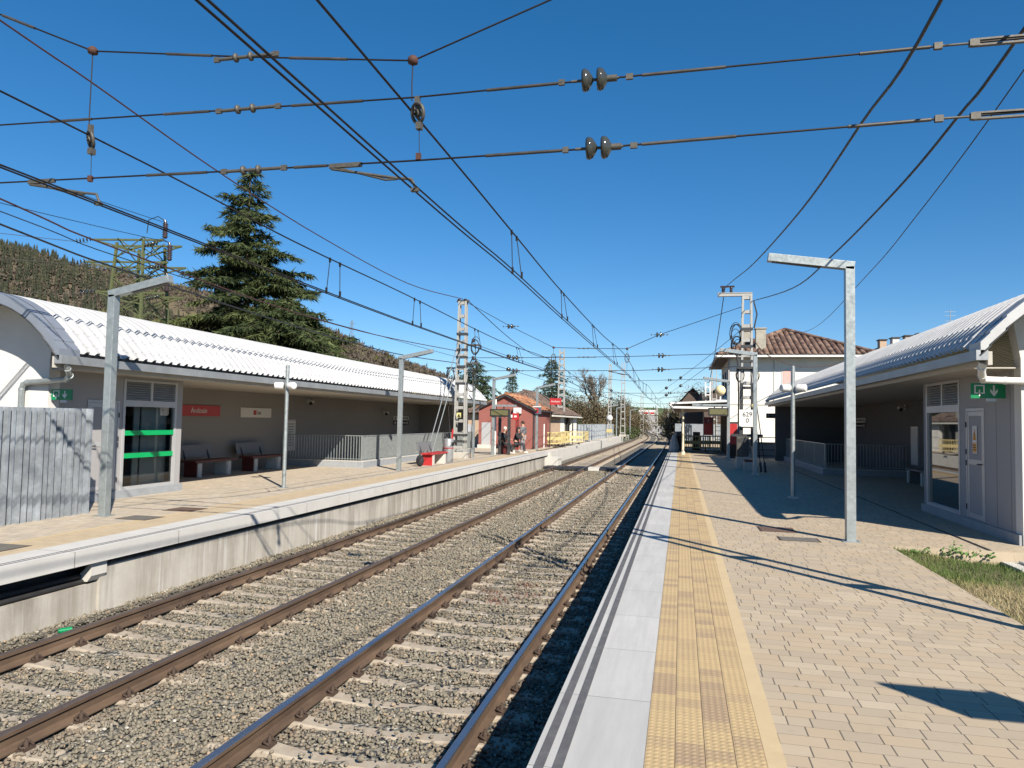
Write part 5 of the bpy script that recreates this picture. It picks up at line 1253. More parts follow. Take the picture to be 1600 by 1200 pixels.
# wires anchored at the far masts towards the bend, with balls
for k, (p0, p1, f, lab) in enumerate((((2.5,33,5.9),(-2.4,78,4.9),(.52,.78),'tension wire with a dark ball slanting left from the number plate mast, upper'),((2.5,33,5.4),(-2.4,78,4.2),(.52,.78),'tension wire with a dark ball slanting left from the number plate mast, lower'),
      ((-9.6,33,5.4),(-6.0,80,4.9),(.12,.82),'tension wire with fittings leaving the far lattice mast, upper'),((-9.6,33,4.7),(-6.0,80,4.1),(.12,.82),'tension wire with fittings leaving the far lattice mast, lower'))):
    t = thing('tension_wire', lab, 'tension wire', p0, WG); p = sagpts(p0, p1, .12); b = MB(); b.tube(p, .013, 5); obj('strand', b, M['wire'], t)
    q = Vector(p0).lerp(Vector(p1), f[1])-Vector((0,0,.08)); b = MB(); b.lathe([(0,-.16),(.15,-.05),(.15,.05),(0,.16)], q, (0,0,1), 10); obj('ball', b, M['darkmetal'], t)
    q = Vector(p0).lerp(Vector(p1), f[0])-Vector((0,0,.12 if f[0] > .3 else .05)); d = (Vector(p1)-Vector(p0)).normalized(); b = MB()
    for o in (-.12,.06): b.lathe([(.02,-.03),(.11,-.02),(.11,.03),(.02,.05)], q+d*o, d, 10)
    obj('glass_insulator', b, M['porcelain'], t)
# ================================================================== buildings further off
def tiled_plane(b, p00, p10, p11, p01, n, m=0, h=.07):
    """roof plane with n rolled tile courses running from eave (p00-p10) up to ridge (p01-p11)"""
    A, B_, C, D = Vector(p00), Vector(p10), Vector(p11), Vector(p01); nrm = (B_-A).cross(D-A)
    nrm = nrm.normalized() if nrm.length else Vector((0,0,1)); nrm = nrm if nrm.z > 0 else -nrm
    K = n*6; vs = []; fs = []; R_ = 7
    for j in range(R_+1):
        v = j/R_
        for i in range(K+1):
            u = i/K; e = A.lerp(B_, u); r = D.lerp(C, u); bump = h*abs(math.sin(math.pi*u*n))**.7
            vs.append(e.lerp(r, v)+nrm*(bump+.015*((j*7+i//6*3) % 4)))
    for j in range(R_):
        for i in range(K): fs.append((j*(K+1)+i, j*(K+1)+i+1, (j+1)*(K+1)+i+1, (j+1)*(K+1)+i))
    b.add(vs, fs, m)
def hip_plane(b, e0, e1, apex0, apex1, n, h=.09, clip_rows=10):
    """trapezoid or triangle roof plane; courses run straight up from the eave and stop at the hips"""
    e0, e1, a0, a1 = map(Vector, (e0, e1, apex0, apex1)); U = e1-e0; L = U.length; U.normalize()
    up = (a0+a1)/2-(e0+e1)/2; up = up-U*up.dot(U); nrm = U.cross(up).normalized(); nrm = nrm if nrm.z > 0 else -nrm; H = up.length; up.normalize()
    s0, s1 = (a0-e0).dot(U), (a1-e0).dot(U); K = n*6; vs = []; fs = []
    for i in range(K+1):
        s = L*i/K; lim = 1.0
        if s < s0: lim = min(lim, s/max(s0,1e-6))
        if s > s1: lim = min(lim, (L-s)/max(L-s1,1e-6))
        bp = h*abs(math.sin(math.pi*i/6.0))**.7
        for j in range(clip_rows+1):
            v = lim*j/clip_rows; vs.append(e0+U*s+up*(H*v)+nrm*(bp+.0))
    R_ = clip_rows+1
    for i in range(K):
        for j in range(clip_rows): fs.append((i*R_+j, (i+1)*R_+j, (i+1)*R_+j+1, i*R_+j+1))
    b.add(vs, fs)

# red brick house on the far platform
t = thing('brick_house', 'small red brick house with orange tiled gable roof on the far platform', 'house', (-11,45.6,0))
b = MB(); x0, x1, y0, y1, ze, za, xm = -12.75, -9.2, 45.6, 51.7, 2.55, 3.45, -10.95
b.ext([(x0,-1),(x1,-1),(x1,ze),(xm,za-.03),(x0,ze)], y0, y1); obj('wall', b, M['redbrick'], t)
b = MB(); tiled_plane(b, (x1+.22,y0-.2,ze-.06), (x1+.22,y1+.1,ze-.06), (xm,y1+.1,za+.04), (xm,y0-.2,za+.04), 26); tiled_plane(b, (x0-.22,y0-.2,ze-.06), (x0-.22,y1+.1,ze-.06), (xm,y1+.1,za+.04), (xm,y0-.2,za+.04), 26)
b.tube([(xm,y0-.22,za+.08),(xm,y1+.1,za+.08)],.1,8); rf = obj('roof', b, M['tiles_orange'], t)
b = MB(); b.bar((x1+.24,y0-.18,ze-.13),(xm,y0-.18,za-.03),.05,.1); b.bar((x0-.24,y0-.18,ze-.13),(xm,y0-.18,za-.03),.05,.1); obj('bargeboard', b, M['darkmetal'], rf)
b = MB(); b.box(x1+.2,x1+.3,y0-.2,y1+.1,ze-.13,ze-.05); obj('gutter', b, M['darkmetal'], rf)
b = MB(); b.box(-12.55,-11.95,y0-.02,y0,.2,1.65); obj('grey_hatch', b, M['alu'], t)
b = MB(); b.box(-12.75,-11.9,y0-.25,y0-.021,-.1,.22); obj('step', b, M['lightconc'], t)
b = MB(); b.tube([(x1+.06,y0+.12,-.1),(x1+.06,y0+.12,ze-.1)],.06,8); obj('downpipe', b, M['darkmetal'], t)
b = MB(); b.tube([(x1+.06,49.3,-.1),(x1+.06,49.3,1.6)],.05,8); obj('white_pipe', b, M['white'], t)
t = thing('air_conditioner', 'white air conditioning box high on the brick gable', 'air conditioner', (-10.15,45.4,2.3)); b = MB(); b.box(-10.4,-9.92,45.3,45.55,2.25,2.62); obj('case', b, M['white'], t, bevel=.01); b = MB(); b.lathe([(.13,0),(.13,.01),(.11,.012),(0,.012)], (-10.1,45.29,2.43), (0,-1,0), 14); obj('fan_grille', b, M['signgrey'], t); b = MB(); b.box(-10.38,-9.94,45.3,45.6,2.2,2.25); obj('bracket', b, M['darkmetal'], t)
# peach shed with brown hipped roof
t = thing('goods_shed', 'long shed with a brown hipped roof, peach wall and dark open bay', 'shed', (-12,52,0))
b = MB(); b.box(-15.5,-9.3,51.9,57.2,-1,2.35); b.add([(-9.295,53.6,.35),(-9.295,55.6,.35),(-9.295,55.6,1.8),(-9.295,53.6,1.8)],[(0,1,2,3)]); obj('peach_wall', b, M['beigewall'], t)
b = MB(); b.box(-9.5,-9.3,57.2,59.2,-1,2.35); b.box(-9.5,-9.3,63.5,66.5,-1,2.35); b.box(-15.5,-15.3,57.2,66.5,-1,2.35); b.box(-15.3,-9.5,66.3,66.5,-1,2.35); obj('white_wall', b, M['creamwall'], t)
b = MB(); b.box(-11.0,-10.9,57.2,66.3,-1,2.3); b.box(-10.9,-9.4,57.2,66.3,2.2,2.3); obj('bay_shade_sheet', b, M['black'], t)  # black sheets stand in for the shade inside the open bay
b = MB(); b.box(-9.45,-9.3,61.3,61.5,-.2,2.35); b.box(-9.0,-8.9,61.5,61.6,-.2,2.2); obj('post', b, M['darkmetal'], t)
b = MB(); hip_plane(b, (-16,51.4,2.3), (-8.95,51.4,2.3), (-12.2,56.2,4.15), (-12.0,56.2,4.15), 30, .06); hip_plane(b, (-8.95,51.4,2.3), (-8.95,67.2,2.3), (-12,56.2,4.15), (-12,63,4.15), 56, .06); hip_plane(b, (-16,67.2,2.3), (-16,51.4,2.3), (-12,63,4.15), (-12,56.2,4.15), 40, .06); hip_plane(b, (-8.95,67.2,2.3), (-16,67.2,2.3), (-12,63,4.15), (-12.1,63,4.15), 30, .06)
b.tube([(-12.1,56.1,4.2),(-12.1,63,4.2)],.1,8); rf = obj('roof', b, M['tiles_brown'], t)
b = MB(); b.box(-8.98,-8.88,51.4,67.2,2.14,2.26); obj('gutter', b, M['signgrey'], rf)
b = MB(); b.add([(-16,51.4,2.25),(-8.95,51.4,2.25),(-8.95,67.2,2.25),(-16,67.2,2.25)],[(0,1,2,3)]); obj('soffit', b, M['darkmetal'], rf)
# fences
def panel_fence(p0, p1, h, label, m, post=2.2):
    t = thing('panel_fence', label, 'fence', p0); p0, p1 = Vector(p0), Vector(p1); d = p1-p0; L = d.length; d.normalize(); s = Vector((-d.y, d.x, 0))
    b = MB(); k = int(L/.14); vs = []
    for i in range(k+1):
        q = p0+d*(L*i/k)+s*(.05 if (i//2) % 2 else 0); vs += [q, q+Vector((0,0,h))]
    b.add(vs, [(2*i,2*i+2,2*i+3,2*i+1) for i in range(k)]); obj('sheet', b, m, t, fix=False)
    b = MB()
    for a in np.arange(0, L, post): b = MB(); q = p0+d*a-s*.06; b.bar(q, q+Vector((0,0,h+.05)), .06, .06); obj('post', b, M['galv'], t)
M['fencepale'] = mat('pale_galvanised_sheet', (.42,.46,.50), .5, .3, .15, 5, .05)
panel_fence((-9.3,67.0,-.2), (-9.3,104,-.2), 1.75, 'pale grey corrugated fence beyond the brown roofed shed', M['fencepale'])
panel_fence((-14.2,39.6,0), (-12.9,45.4,0), 1.5, 'grey sheet fence between the long building and the brick house', M['fencepale'])

# white station house on the near side
t = thing('station_house', 'white two storey station house with hipped old clay tile roof', 'house', (2.75,44,0))
hx0, hx1, hy0, hy1, he = 2.75, 9.9, 44.0, 53.0, 5.75
b = MB(); b.box(hx0,hx1,hy0,hy1,-1,he); obj('wall', b, M['creamwall'], t)
ov = .75; ap = (6.35,48.5,7.75)
E4 = [(hx0-ov,hy0-ov,he-.02),(hx1+ov,hy0-ov,he-.02),(hx1+ov,hy1+ov,he-.02),(hx0-ov,hy1+ov,he-.02)]
b = MB()
for i in range(4): hip_plane(b, E4[i], E4[(i+1) % 4], ap, ap, 27, .11)
for e in E4: b.tube([Vector(e)+Vector((0,0,.08)), Vector(ap)+Vector((0,0,.1))],.13,8)
rf = obj('roof', b, M['tiles_old'], t)
b = MB(); b.add([(e[0],e[1],he-.06) for e in E4],[(0,1,2,3)]); obj('eave_soffit', b, mat('brown_eave_boards', (.20,.15,.115), .8, 0, .2, 5), rf)
b = MB(); b.box(hx0-ov-.03,hx1+ov+.03,hy0-ov-.09,hy0-ov+.02,he-.1,he+.01); b.box(hx0-ov-.09,hx0-ov+.02,hy0-ov+.02,hy1+ov,he-.1,he+.01); obj('gutter', b, M['white'], rf)
for x, y, z0, z1, wd in ((4.5,44.7,5.8,7.4,.28),(3.8,46.2,5.8,7.45,.34)):
    b = MB(); b.box(x-wd,x+wd,y-.3,y+.3,z0,z1); b.box(x-wd-.05,x+wd+.05,y-.35,y+.35,z1,z1+.07); obj('chimney', b, mat('lichened_chimney', (.33,.31,.26), .9, 0, .2, 2.5, .3, 20, dirt=(.14,.125,.10)), rf)
def house_window(xa, xb_, za, zb, y, m):
    b = MB(); b.box(xa-.08,xb_+.08,y-.03,y,za-.08,zb+.08); w_ = obj('window', b, M['white'], t); b = MB(); b.box(xa,xb_,y-.05,y-.03,za,zb); obj('shutter', b, m, w_)
M['pinkshutter'] = mat('faded_pink_shutter', (.55,.36,.33), .7, 0, .08)
house_window(5.65,6.25,4.0,4.95,hy0,M['pinkshutter']); house_window(5.65,6.25,.9,2.2,hy0,M['pinkshutter'])
b = MB(); b.box(hx0,hx1,hy0-.03,hy0,2.95,3.02); b.box(5.15,5.2,hy0-.03,hy0,3.02,5.6); obj('string_course', b, M['lightconc'], t)
for q in (1.2,3.6,6.0): b = MB(); b.box(hx0-.04,hx0,hy0+q,hy0+q+.7,3.6,5.1); obj('side_shutter', b, M['slate'], t)
b = MB(); b.tube([(hx0-.08,hy0-.08,-.1),(hx0-.08,hy0-.08,he-.1)],.05,8); obj('downpipe', b, M['wallgrey'], t)
b = MB(); b.box(hx0-.06,hx0,hy0,hy1,-.5,3.0); obj('dark_dado', b, M['rust'], t)
# lean roofed building beside it with chimney row
t = thing('apartment_block', 'brown roofed block with a row of small chimneys beyond the near building', 'building', (16,62,0))
b = MB(); b.box(12,26,62,74,-1,6.8); obj('wall', b, M['creamwall'], t)
b = MB(); hip_plane(b, (11.3,61.3,6.8), (26.7,61.3,6.8), (18,67,9.0), (20,67,9.0), 40, .08); hip_plane(b, (11.3,74.7,6.8), (11.3,61.3,6.8), (18,67,9.0), (18,67,9.0), 34, .08); hip_plane(b, (26.7,61.3,6.8), (26.7,74.7,6.8), (20,67,9.0), (20,67,9.0), 34, .08); hip_plane(b, (26.7,74.7,6.8), (11.3,74.7,6.8), (20,67,9.0), (18,67,9.0), 34, .08); rf = obj('roof', b, M['tiles_brown'], t)
for k in range(8):
    x = 16.0+k*.95+(1.2 if k > 5 else 0); z = 8.4+k*.16; b = MB(); b.box(x-.25,x+.25,64.4,65.2,7.4,z+.5); obj('chimney', b, M['wallwhite'] if k % 2 else M['beigewall'], rf)
    b = MB(); b.box(x-.33,x+.33,64.3,65.3,z+.5,z+.58); obj('chimney_cap', b, M['darkmetal'], rf)
for k in range(3):
    x = 12.6+k*.8; b = MB(); b.box(x-.2,x+.2,66,66.6,6.7,8.15); obj('chimney', b, M['creamwall'], rf)
t = thing('roof_antenna', 'thin television antenna above the near metal roof', 'antenna', (26,80,8)); b = MB(); b.tube([(26,80,-1),(26,80,13.6)],.035,6); obj('pole', b, M['galv'], t); b = MB()
for z in (12.0,12.5,13.0,13.4): b.tube([(25.5,80,z),(26.5,80,z)],.02,5)
obj('element', b, M['galv'], t)

# platform canopy on the near side
t = thing('platform_canopy', 'white edged platform canopy on iron posts before the station house', 'canopy', (.1,46,0))
b = MB(); b.add([(-.62,43.4,2.96),(2.6,43.4,3.14),(2.6,76,3.14),(-.62,76,2.96),(-.62,43.4,2.90),(2.6,43.4,3.06),(2.6,76,3.06),(-.62,76,2.90)],[(0,1,2,3),(7,6,5,4),(0,4,5,1),(1,5,6,2),(2,6,7,3),(3,7,4,0)]); obj('roof', b, M['tiles_brown'], t)
b = MB(); b.bar((-.68,43.36,2.97),(2.6,43.36,3.14),.06,.11); b.bar((-.46,43.36,2.75),(2.66,43.36,2.73),.07,.13); b.bar((-.68,43.36,2.97),(-.46,43.36,2.75),.06,.09); b.bar((-.68,43.36,2.94),(-.68,76,2.94),.06,.12); obj('fascia', b, M['white'], t)
M['postcream'] = mat('cream_iron_post', (.62,.55,.40), .6, 0, .1, 6, .1, 30, dirt=(.42,.33,.2))
for y in (44.2,50,56,62,68):
    b = MB(); b.lathe([(.13,-.02),(.13,.12),(.075,.2),(.065,1.2),(.085,1.23),(.06,1.26),(.055,2.4),(.10,2.56),(.11,2.72)], (.12,y,0), n=12); obj('post', b, M['postcream'], t)
b = MB()
for k in range(9): b.tube([(-.4+.33*k,43.6,2.80),(-.23+.33*k,43.6,2.9+.02*k),(-.08+.33*k,43.6,2.80)],.02,5)
obj('filigree', b, M['darkmetal'], t)
t = thing('globe_lamp', 'cream globe lamp standing on the canopy roof', 'lamp', (2.19,43.6,3.1)); b = MB(); b.sphere((2.19,43.6,3.75),.30,20,14); obj('globe', b, mat('cream_globe', (.70,.58,.34), .35, 0, .04, 3), t); b = MB(); b.box(1.95,2.5,43.55,43.65,3.13,3.22); b.tube([(2.19,43.6,3.22),(2.19,43.6,3.48)],.05,8); obj('stand', b, M['white'], t)
t = thing('white_bracket', 'white ladder shaped bracket beside the globe lamp', 'bracket', (1.5,43.8,3.1)); b = MB(); b.bar((1.38,43.8,3.05),(1.38,43.8,4.25),.07,.07); b.bar((1.64,43.8,3.05),(1.64,43.8,4.25),.07,.07); b.bar((1.38,43.8,3.5),(1.64,43.8,3.5),.06,.06); b.bar((1.38,43.8,3.95),(1.64,43.8,3.95),.06,.06); obj('frame', b, M['white'], t)
t = thing('horn_loudspeaker', 'dark horn loudspeaker lying on the canopy roof', 'loudspeaker', (1.15,44,3.1)); b = MB(); b.lathe([(.05,0),(.12,.2),(.30,.55),(.32,.6),(.28,.58),(0,.5)], (1.66,44,3.27), (-1,-.3,.05), 14); obj('horn', b, M['darkmetal'], t); b = MB(); b.box(1.42,1.52,43.95,44.05,3.0,3.2); obj('foot', b, M['darkmetal'], t)
# things under the canopy
t = thing('white_tarp', 'crumpled pale sack at the canopy platform edge', 'sack', (-.4,49,0)); b = MB(); b.lathe([(.34,0),(.38,.15),(.30,.5),(.20,.8),(.12,1.05),(.0,1.1)], (-.42,49,0), n=9, smooth=False); obj('cover', b, M['lightconc'], t)
for x, y, lab in ((-.05,50.0,'dark brown crate stack behind the pale sack'),(1.05,52.2,'dark crate stack standing under the middle of the canopy')):
    t = thing('crate_stack', lab, 'crates', (x,y,0)); b = MB(); b.box(x-.28,x+.28,y-.3,y+.3,0,.95); obj('crate', b, M['rust'], t, bevel=.02); b = MB(); b.box(x-.24,x+.24,y-.26,y+.26,.95,1.25); obj('upper_crate', b, M['darkmetal'], t, bevel=.02)
t = thing('yellow_ladder', 'yellow ladder leaning upright at the dark station wall', 'ladder', (2.3,50,0)); b = MB(); b.bar((2.2,50,0),(2.25,50.2,2.4),.05,.05); b.bar((2.55,50,0),(2.6,50.2,2.4),.05,.05); obj('stile', b, M['yellow'], t); b = MB()
for k in range(8): b.bar((2.2,50+.025*k,.25+.28*k),(2.58,50+.025*k,.25+.28*k),.03,.03)
obj('rung', b, M['yellow'], t)
b = MB(); b.box(.2,3.2,78,78.1,-.2,1.7); b.box(-.6,4.2,78.2,78.25,-.2,1.8); tag(obj('mesh_fence', b, mat('blue_grey_mesh', (.22,.25,.28), .7), None), 'blue grey fence closing the far end of the near platform', 'fence')

# dark slate roofed houses, far right
def gable_house(name, label, x0, x1, y0, y1, ze, za, wm, rm):
    t = thing(name, label, 'house', ((x0+x1)/2,y0,0), 'dark roofed houses beyond the canopy'); xm = (x0+x1)/2; b = MB(); b.ext([(x0,-1),(x1,-1),(x1,ze),(xm,za-.05),(x0,ze)], y0, y1); obj('wall', b, wm, t)
    b = MB(); tiled_plane(b, (x1+.5,y0-.6,ze-.3), (x1+.5,y1+.4,ze-.3), (xm,y1+.4,za), (xm,y0-.6,za), 30, 0, .03); tiled_plane(b, (x0-.5,y0-.6,ze-.3), (x0-.5,y1+.4,ze-.3), (xm,y1+.4,za), (xm,y0-.6,za), 30, 0, .03); obj('roof', b, rm, t)
    
    for q in (-1.5,.6): b = MB(); b.box(xm+q,xm+q+.9,y0-.03,y0,ze-1.6,ze-.4); obj('window', b, M['darkmetal'], t)
M['darkwall'] = mat('dark_timber_wall', (.085,.06,.05), .85, 0, .2, 2)
gable_house('dark_house', 'dark gabled house with slate roof behind the canopy, left one', -.2,3.0,94,104,4.3,6.3, M['darkwall'], M['slate'])
gable_house('dark_house', 'long dark house with brown roof behind the canopy, right one', 2.6,9.5,88,100,5.2,6.9, M['darkwall'], M['slate'])
# far white works building with a red stripe
t = thing('factory', 'distant white factory with a red stripe at the end of the tracks', 'factory', (-11,262,0)); b = MB(); b.box(-14.5,-8.2,260,275,4.6,6.4); obj('wall', b, M['wallwhite'], t); b = MB(); b.box(-13,-9.2,259.9,260,5.0,5.6); obj('red_stripe', b, M['red'], t); b = MB(); b.box(-14,-8.6,260.2,274,-1,4.6); obj('base', b, M['bushgreen'] if False else M['wallgrey'], t)
for k, (x, y, wd, h) in enumerate(((-7.5,205,5,2.2),(-1.5,190,3.5,2.6),(3.2,170,3,2.5),(-12,215,3.5,2.2))):
    t = thing('lineside_hut', ('low grey hut at the track bend, in line with the near rails','pale lineside hut right of the bend','low grey hut closest right of the bend','low grey hut left of the factory, by the bend')[k], 'hut', (x,y,-1), 'grey huts at the track bend'); b = MB(); b.box(x-wd/2,x+wd/2,y,y+3,-1.1,-1+h); obj('wall', b, M['wallgrey'], t); b = MB(); b.box(x-wd/2-.2,x+wd/2+.2,y-.2,y+3.2,-1+h,-.85+h); obj('roof', b, M['conc'], t)
pole_mb = MB(); pole_mb.tube([(0,0,-1.1),(0,0,6.5)],.13,6); pm = pole_mb.mesh('line_pole', M['mast'])
for k in range(14):
    x, y = -14+k*1.45+rng.uniform(-.5,.5), 180+rng.uniform(-20,70); o = link(bpy.data.objects.new('line_pole', pm)); o.location = (x,y,0); o.scale = (1,1,rng.uniform(.7,1.05)); tag(o, 'thin pale pole of the far line beyond the bend', 'pole', 'thin poles beyond the bend')

# green lattice pylon
t = thing('lattice_pylon', 'yellow green lattice pylon with three cross arms behind the metal roof', 'pylon', (-35.8,42,0))
b = MB(); cx, cy = -35.75, 42.0
wz = lambda z: 1.75-.055*z
for sx in (-1,1):
    for sy in (-1,1): b.bar((cx+sx*wz(0),cy+sy*wz(0),-1),(cx+sx*wz(13.2),cy+sy*wz(13.2),13.2),.15,.15)
obj('leg', b, M['pylongreen'], t)
b = MB(); z = 0.
while z < 12.8:
    z2 = z+1.35
    for s in (-1,1):
        for (ax, flip) in (('x',1),('y',1)):
            for d in (1,-1):
                if ax == 'x': p, q = (cx-d*wz(z),cy+s*wz(z),z),(cx+d*wz(z2),cy+s*wz(z2),z2)
                else: p, q = (cx+s*wz(z),cy-d*wz(z),z),(cx+s*wz(z2),cy+d*wz(z2),z2)
                b.bar(p, q, .055, .055)
    z = z2
obj('lattice', b, M['pylongreen'], t)
for z, xl, xr in ((13.25,-38.9,-33.3),(11.75,-39.3,-32.9),(9.7,-38.4,-33.0)):
    b = MB()
    for s in (-1,1): b.bar((xl,cy+s*.9,z+.25),(xr,cy+s*.9,z),.12,.12); b.bar((xl,cy+s*.9,z+.25),(cx,cy+s*.9,z-.55),.09,.09); b.bar((xr,cy+s*.9,z),(cx,cy+s*.9,z-.55),.09,.09)
    obj('cross_arm', b, M['pylongreen'], t)
    b = MB(); b.lathe([(.08,0)]+[(r, .12*k+o) for k in range(1,9) for r, o in ((.19,0),(.10,.06))]+[(.07,1.1)], (xr+.1,cy-.9,z+.1), n=10); b.tube([(xr+.1,cy-.9,z+1.15),(xr+.05,cy-.9,z+1.3)],.09,6); obj('insulator', b, M['porcbrown'], t)
    b = MB(); b.tube([(xr+.1,cy-.9,z+1.25),(xr-.5,cy-.9,z+1.6),(xr-1.2,cy-.9,z+1.4),(xr-1.3,cy-.9,z+.5)],.03,5); obj('jumper', b, M['wireblack'], t)
    for q in (0, 1):
        b = MB()
        for k in range(5):
            if q: b.lathe([(.05,0),(.16,.03),(.05,.08)], (xl-.1-.22*k,cy-.9-.05*k,z+.3-.04*k), (-1,-.4,-.15), 8)
            else: b.lathe([(.05,0),(.16,.03),(.05,.08)], (xr-.3-.22*k,cy-1.2,z-.25-.03*k), (1,.2,-.1), 8)
        obj('glass_insulator', b, M['porcelain'], t)
for k, (p0, p1, s) in enumerate((((-39.6,41.5,13.4),(-70,5,14.5),.8),((-40.1,41.5,11.9),(-70,5,12.0),.8),((-39.2,41.5,9.8),(-70,5,9.5),.8),((-33.2,41,14.4),(-21,8,9.6),.2),((-33.0,41,13.1),(-30,10,10.3),.2))):
    wire('power_line', ('power line leaving the green pylon to the left, upper','power line leaving the green pylon to the left, middle','power line leaving the green pylon to the left, lower','thin power line from the top brown insulator of the pylon','thin power line from the second brown insulator of the pylon')[k], sagpts(p0, p1, s), .018, M['wireblack'], 'power line', 'power lines of the green pylon')
t = thing('distant_pylon', 'faint thin pylon on the far ridge above the metal roof', 'pylon', (-182,380,40)); b = MB()
for sx in (-1,1):
    for sy in (-1,1): b.bar((-182+sx*1.2,380+sy*1.2,38),(-182+sx*.3,380+sy*.3,57),.16,.16)
obj('leg', b, M['galv'], t); b = MB()
for z in (44,48,52,55): b.bar((-184.2,380,z),(-179.8,380,z),.2,.2)
for k in range(8): b.bar((-183,378.8,39+k*2),(-181,378.8,41+k*2),.1,.1)
obj('cross_arm', b, M['galv'], t)
# ================================================================== trees and hills
def conifer(name, label, loc, h, spread, nb, seed, mat_, group=None, droop=.25, base=.06, clump=.42, gaps=0.0, density=1.0, cone=1.0):
    """open layered conifer: trunk, near-horizontal limbs, hanging needle sprays"""
    r = np.random.default_rng(seed); t = thing(name, label, 'tree', loc, group)
    b = MB(); b.tube([(0,0,-1.2),(.05,0,h*.4),(-.03,.04,h*.8),(0,0,h*.995)], [h*.017,h*.012,h*.006,.02], 8)
    V = []; T = []
    for k in range(nb):
        f = base+(1-base)*((k+r.random())/nb); z = h*f*.985; L = spread*((1-f)**(.78*cone))*r.uniform(.62,1.12)+.12
        if r.random() < gaps: L *= r.uniform(.3,.65)
        a = k*2.399+r.normal(0,.35); up = r.normal(.06,.10); d = np.array([math.cos(a), math.sin(a), 0]); s = np.array([-d[1], d[0], 0])
        n = max(4, int(L/.30)); pts = []
        for i in range(n+1):
            u = i/n; pts.append(np.array([0,0,z])+d*L*u+np.array([0,0,L*(up*u-droop*u*u+.05*math.sin(u*6+k))]))
        if L > .7: b.tube([tuple(p) for p in pts[::max(1, n//4)]]+[tuple(pts[-1])], [max(.012, L*.014)]+[max(.010, L*.007)]*(len(pts[::max(1, n//4)])), 5)
        tb = r.normal(0,.12)
        for i in range(1, n+1):
            u = i/n; w_ = L*(.27 if gaps > .25 else .36)*(1-.75*u)*min(1, .25+u*2.2)+.12; p = pts[i]
            m = max(2, int(w_/.16*density))
            for q in range(m):
                for sg in (-1, 1):
                    if r.random() < .14: continue
                    x = (q+r.random())/m*w_; c = p+s*sg*x+d*(x*.45+r.normal(0,.08))+np.array([0,0,-droop*.5*x*x/max(w_,.3)+r.normal(0,.05)])
                    for _ in range(3 if density < 1.2 else 4):
                        l = clump*r.uniform(.55,1.25); dd = d*r.normal(.45,.4)+s*sg*r.normal(.5,.45)+np.array([0,0,r.normal(-.42,.35)]); dd /= np.linalg.norm(dd)+1e-6
                        sd = np.cross(dd, r.normal(size=3)); sd /= np.linalg.norm(sd)+1e-6; wd = l*r.uniform(.06,.13)
                        V += [c-sd*wd, c+sd*wd, c+dd*l]; T += [np.clip(.5+tb+r.normal(0,.2),0,1)]*3
        # tip tuft
    obj('trunk', b, M['bark'], t, local=True)
    V = np.array(V); o = link(bpy.data.objects.new('crown', tint_mesh('crown', V, np.arange(len(V)).reshape(-1,3), T, mat_))); o.parent = t; return t
conifer('cedar_tree', 'tall dark cedar with layered drooping limbs behind the far metal roof', (-36.2,55,0), 23.4, 9.8, 125, 3, M['cedar'], None, .15, .16, .62, .34, 1.5, .92)
conifer('cedar_tree', 'low spreading cedar at the foot of the tall one behind the metal roof', (-30,51,0), 11.2, 10.5, 130, 5, M['cedar'], None, .22, .3, .6, .1, 1.2, .7)
conifer('cedar_tree', 'spreading dark cedar just left of the brick house roof', (-20.2,70,0), 7.7, 4.2, 90, 8, M['fir'], 'conifers behind the brick house', .18, .1, .42, .05, 1.3, .7)
conifer('fir_tree', 'slim pointed fir between the two dark cedars behind the brick house', (-16.9,73,0), 6.9, 1.5, 70, 9, M['fir'], 'conifers behind the brick house', .3, .1, .3, 0, 1.4)
conifer('cedar_tree', 'broad layered cedar behind the brown shed roof', (-14.4,82,0), 8.9, 3.6, 90, 12, M['fir'], 'conifers behind the brick house', .2, .12, .4, .1, 1.3, .8)
conifer('fir_tree', 'dark low conifer behind the corner of the brick house', (-18.6,66,0), 5.2, 3.0, 60, 14, M['fir'], 'conifers behind the brick house', .25, .05, .4, 0, 1.4, .6)

def bare_tree(name, label, loc, h, spread, seed, group=None):
    r = random.Random(seed); t = thing(name, label, 'tree', loc, group); b = MB(); tw = MB()
    def grow(p, d, l, rad, lev):
        q = p+d*l; mid = p+d*l*.5+Vector((r.gauss(0,l*.04), r.gauss(0,l*.04), 0)); (b if lev < 2 else tw).tube([p,mid,q],[rad,rad*.85,rad*.68],5 if lev > 1 else 7, caps=False)
        if lev >= 6:
            return
        n = 3 if lev < 5 else 4
        for k in range(n):
            a = r.uniform(0,6.28); dev = r.uniform(.2,.62); s = d.orthogonal().normalized(); s = Matrix.Rotation(a, 3, d) @ s; nd = (d*math.cos(dev)+s*math.sin(dev)+Vector((0,0,.12))).normalized()
            grow(p+d*l*r.uniform(.55,1.0), nd, l*r.uniform(.58,.82), max(.016, rad*.6), lev+1)
    grow(Vector((0,0,-1.2)), Vector((0,0,1)), h*.30, h*.024, 0)
    obj('trunk', b, M['twigwood'], t, local=True, fix=False); obj('crown', tw, M['twigwood'], t, local=True, fix=False); return t
M['twigwood'] = mat('pale_bare_wood', (.15,.13,.105), .9, 0, .25, 1.5, .2)
bare_tree('bare_tree', 'tall bare winter tree standing above the bushes left of the track bend', (-12.2,110,0), 13.2, 5, 4)
bare_tree('bare_tree', 'smaller bare tree beside the tall one left of the track bend', (-14.6,116,0), 8.2, 4, 6)

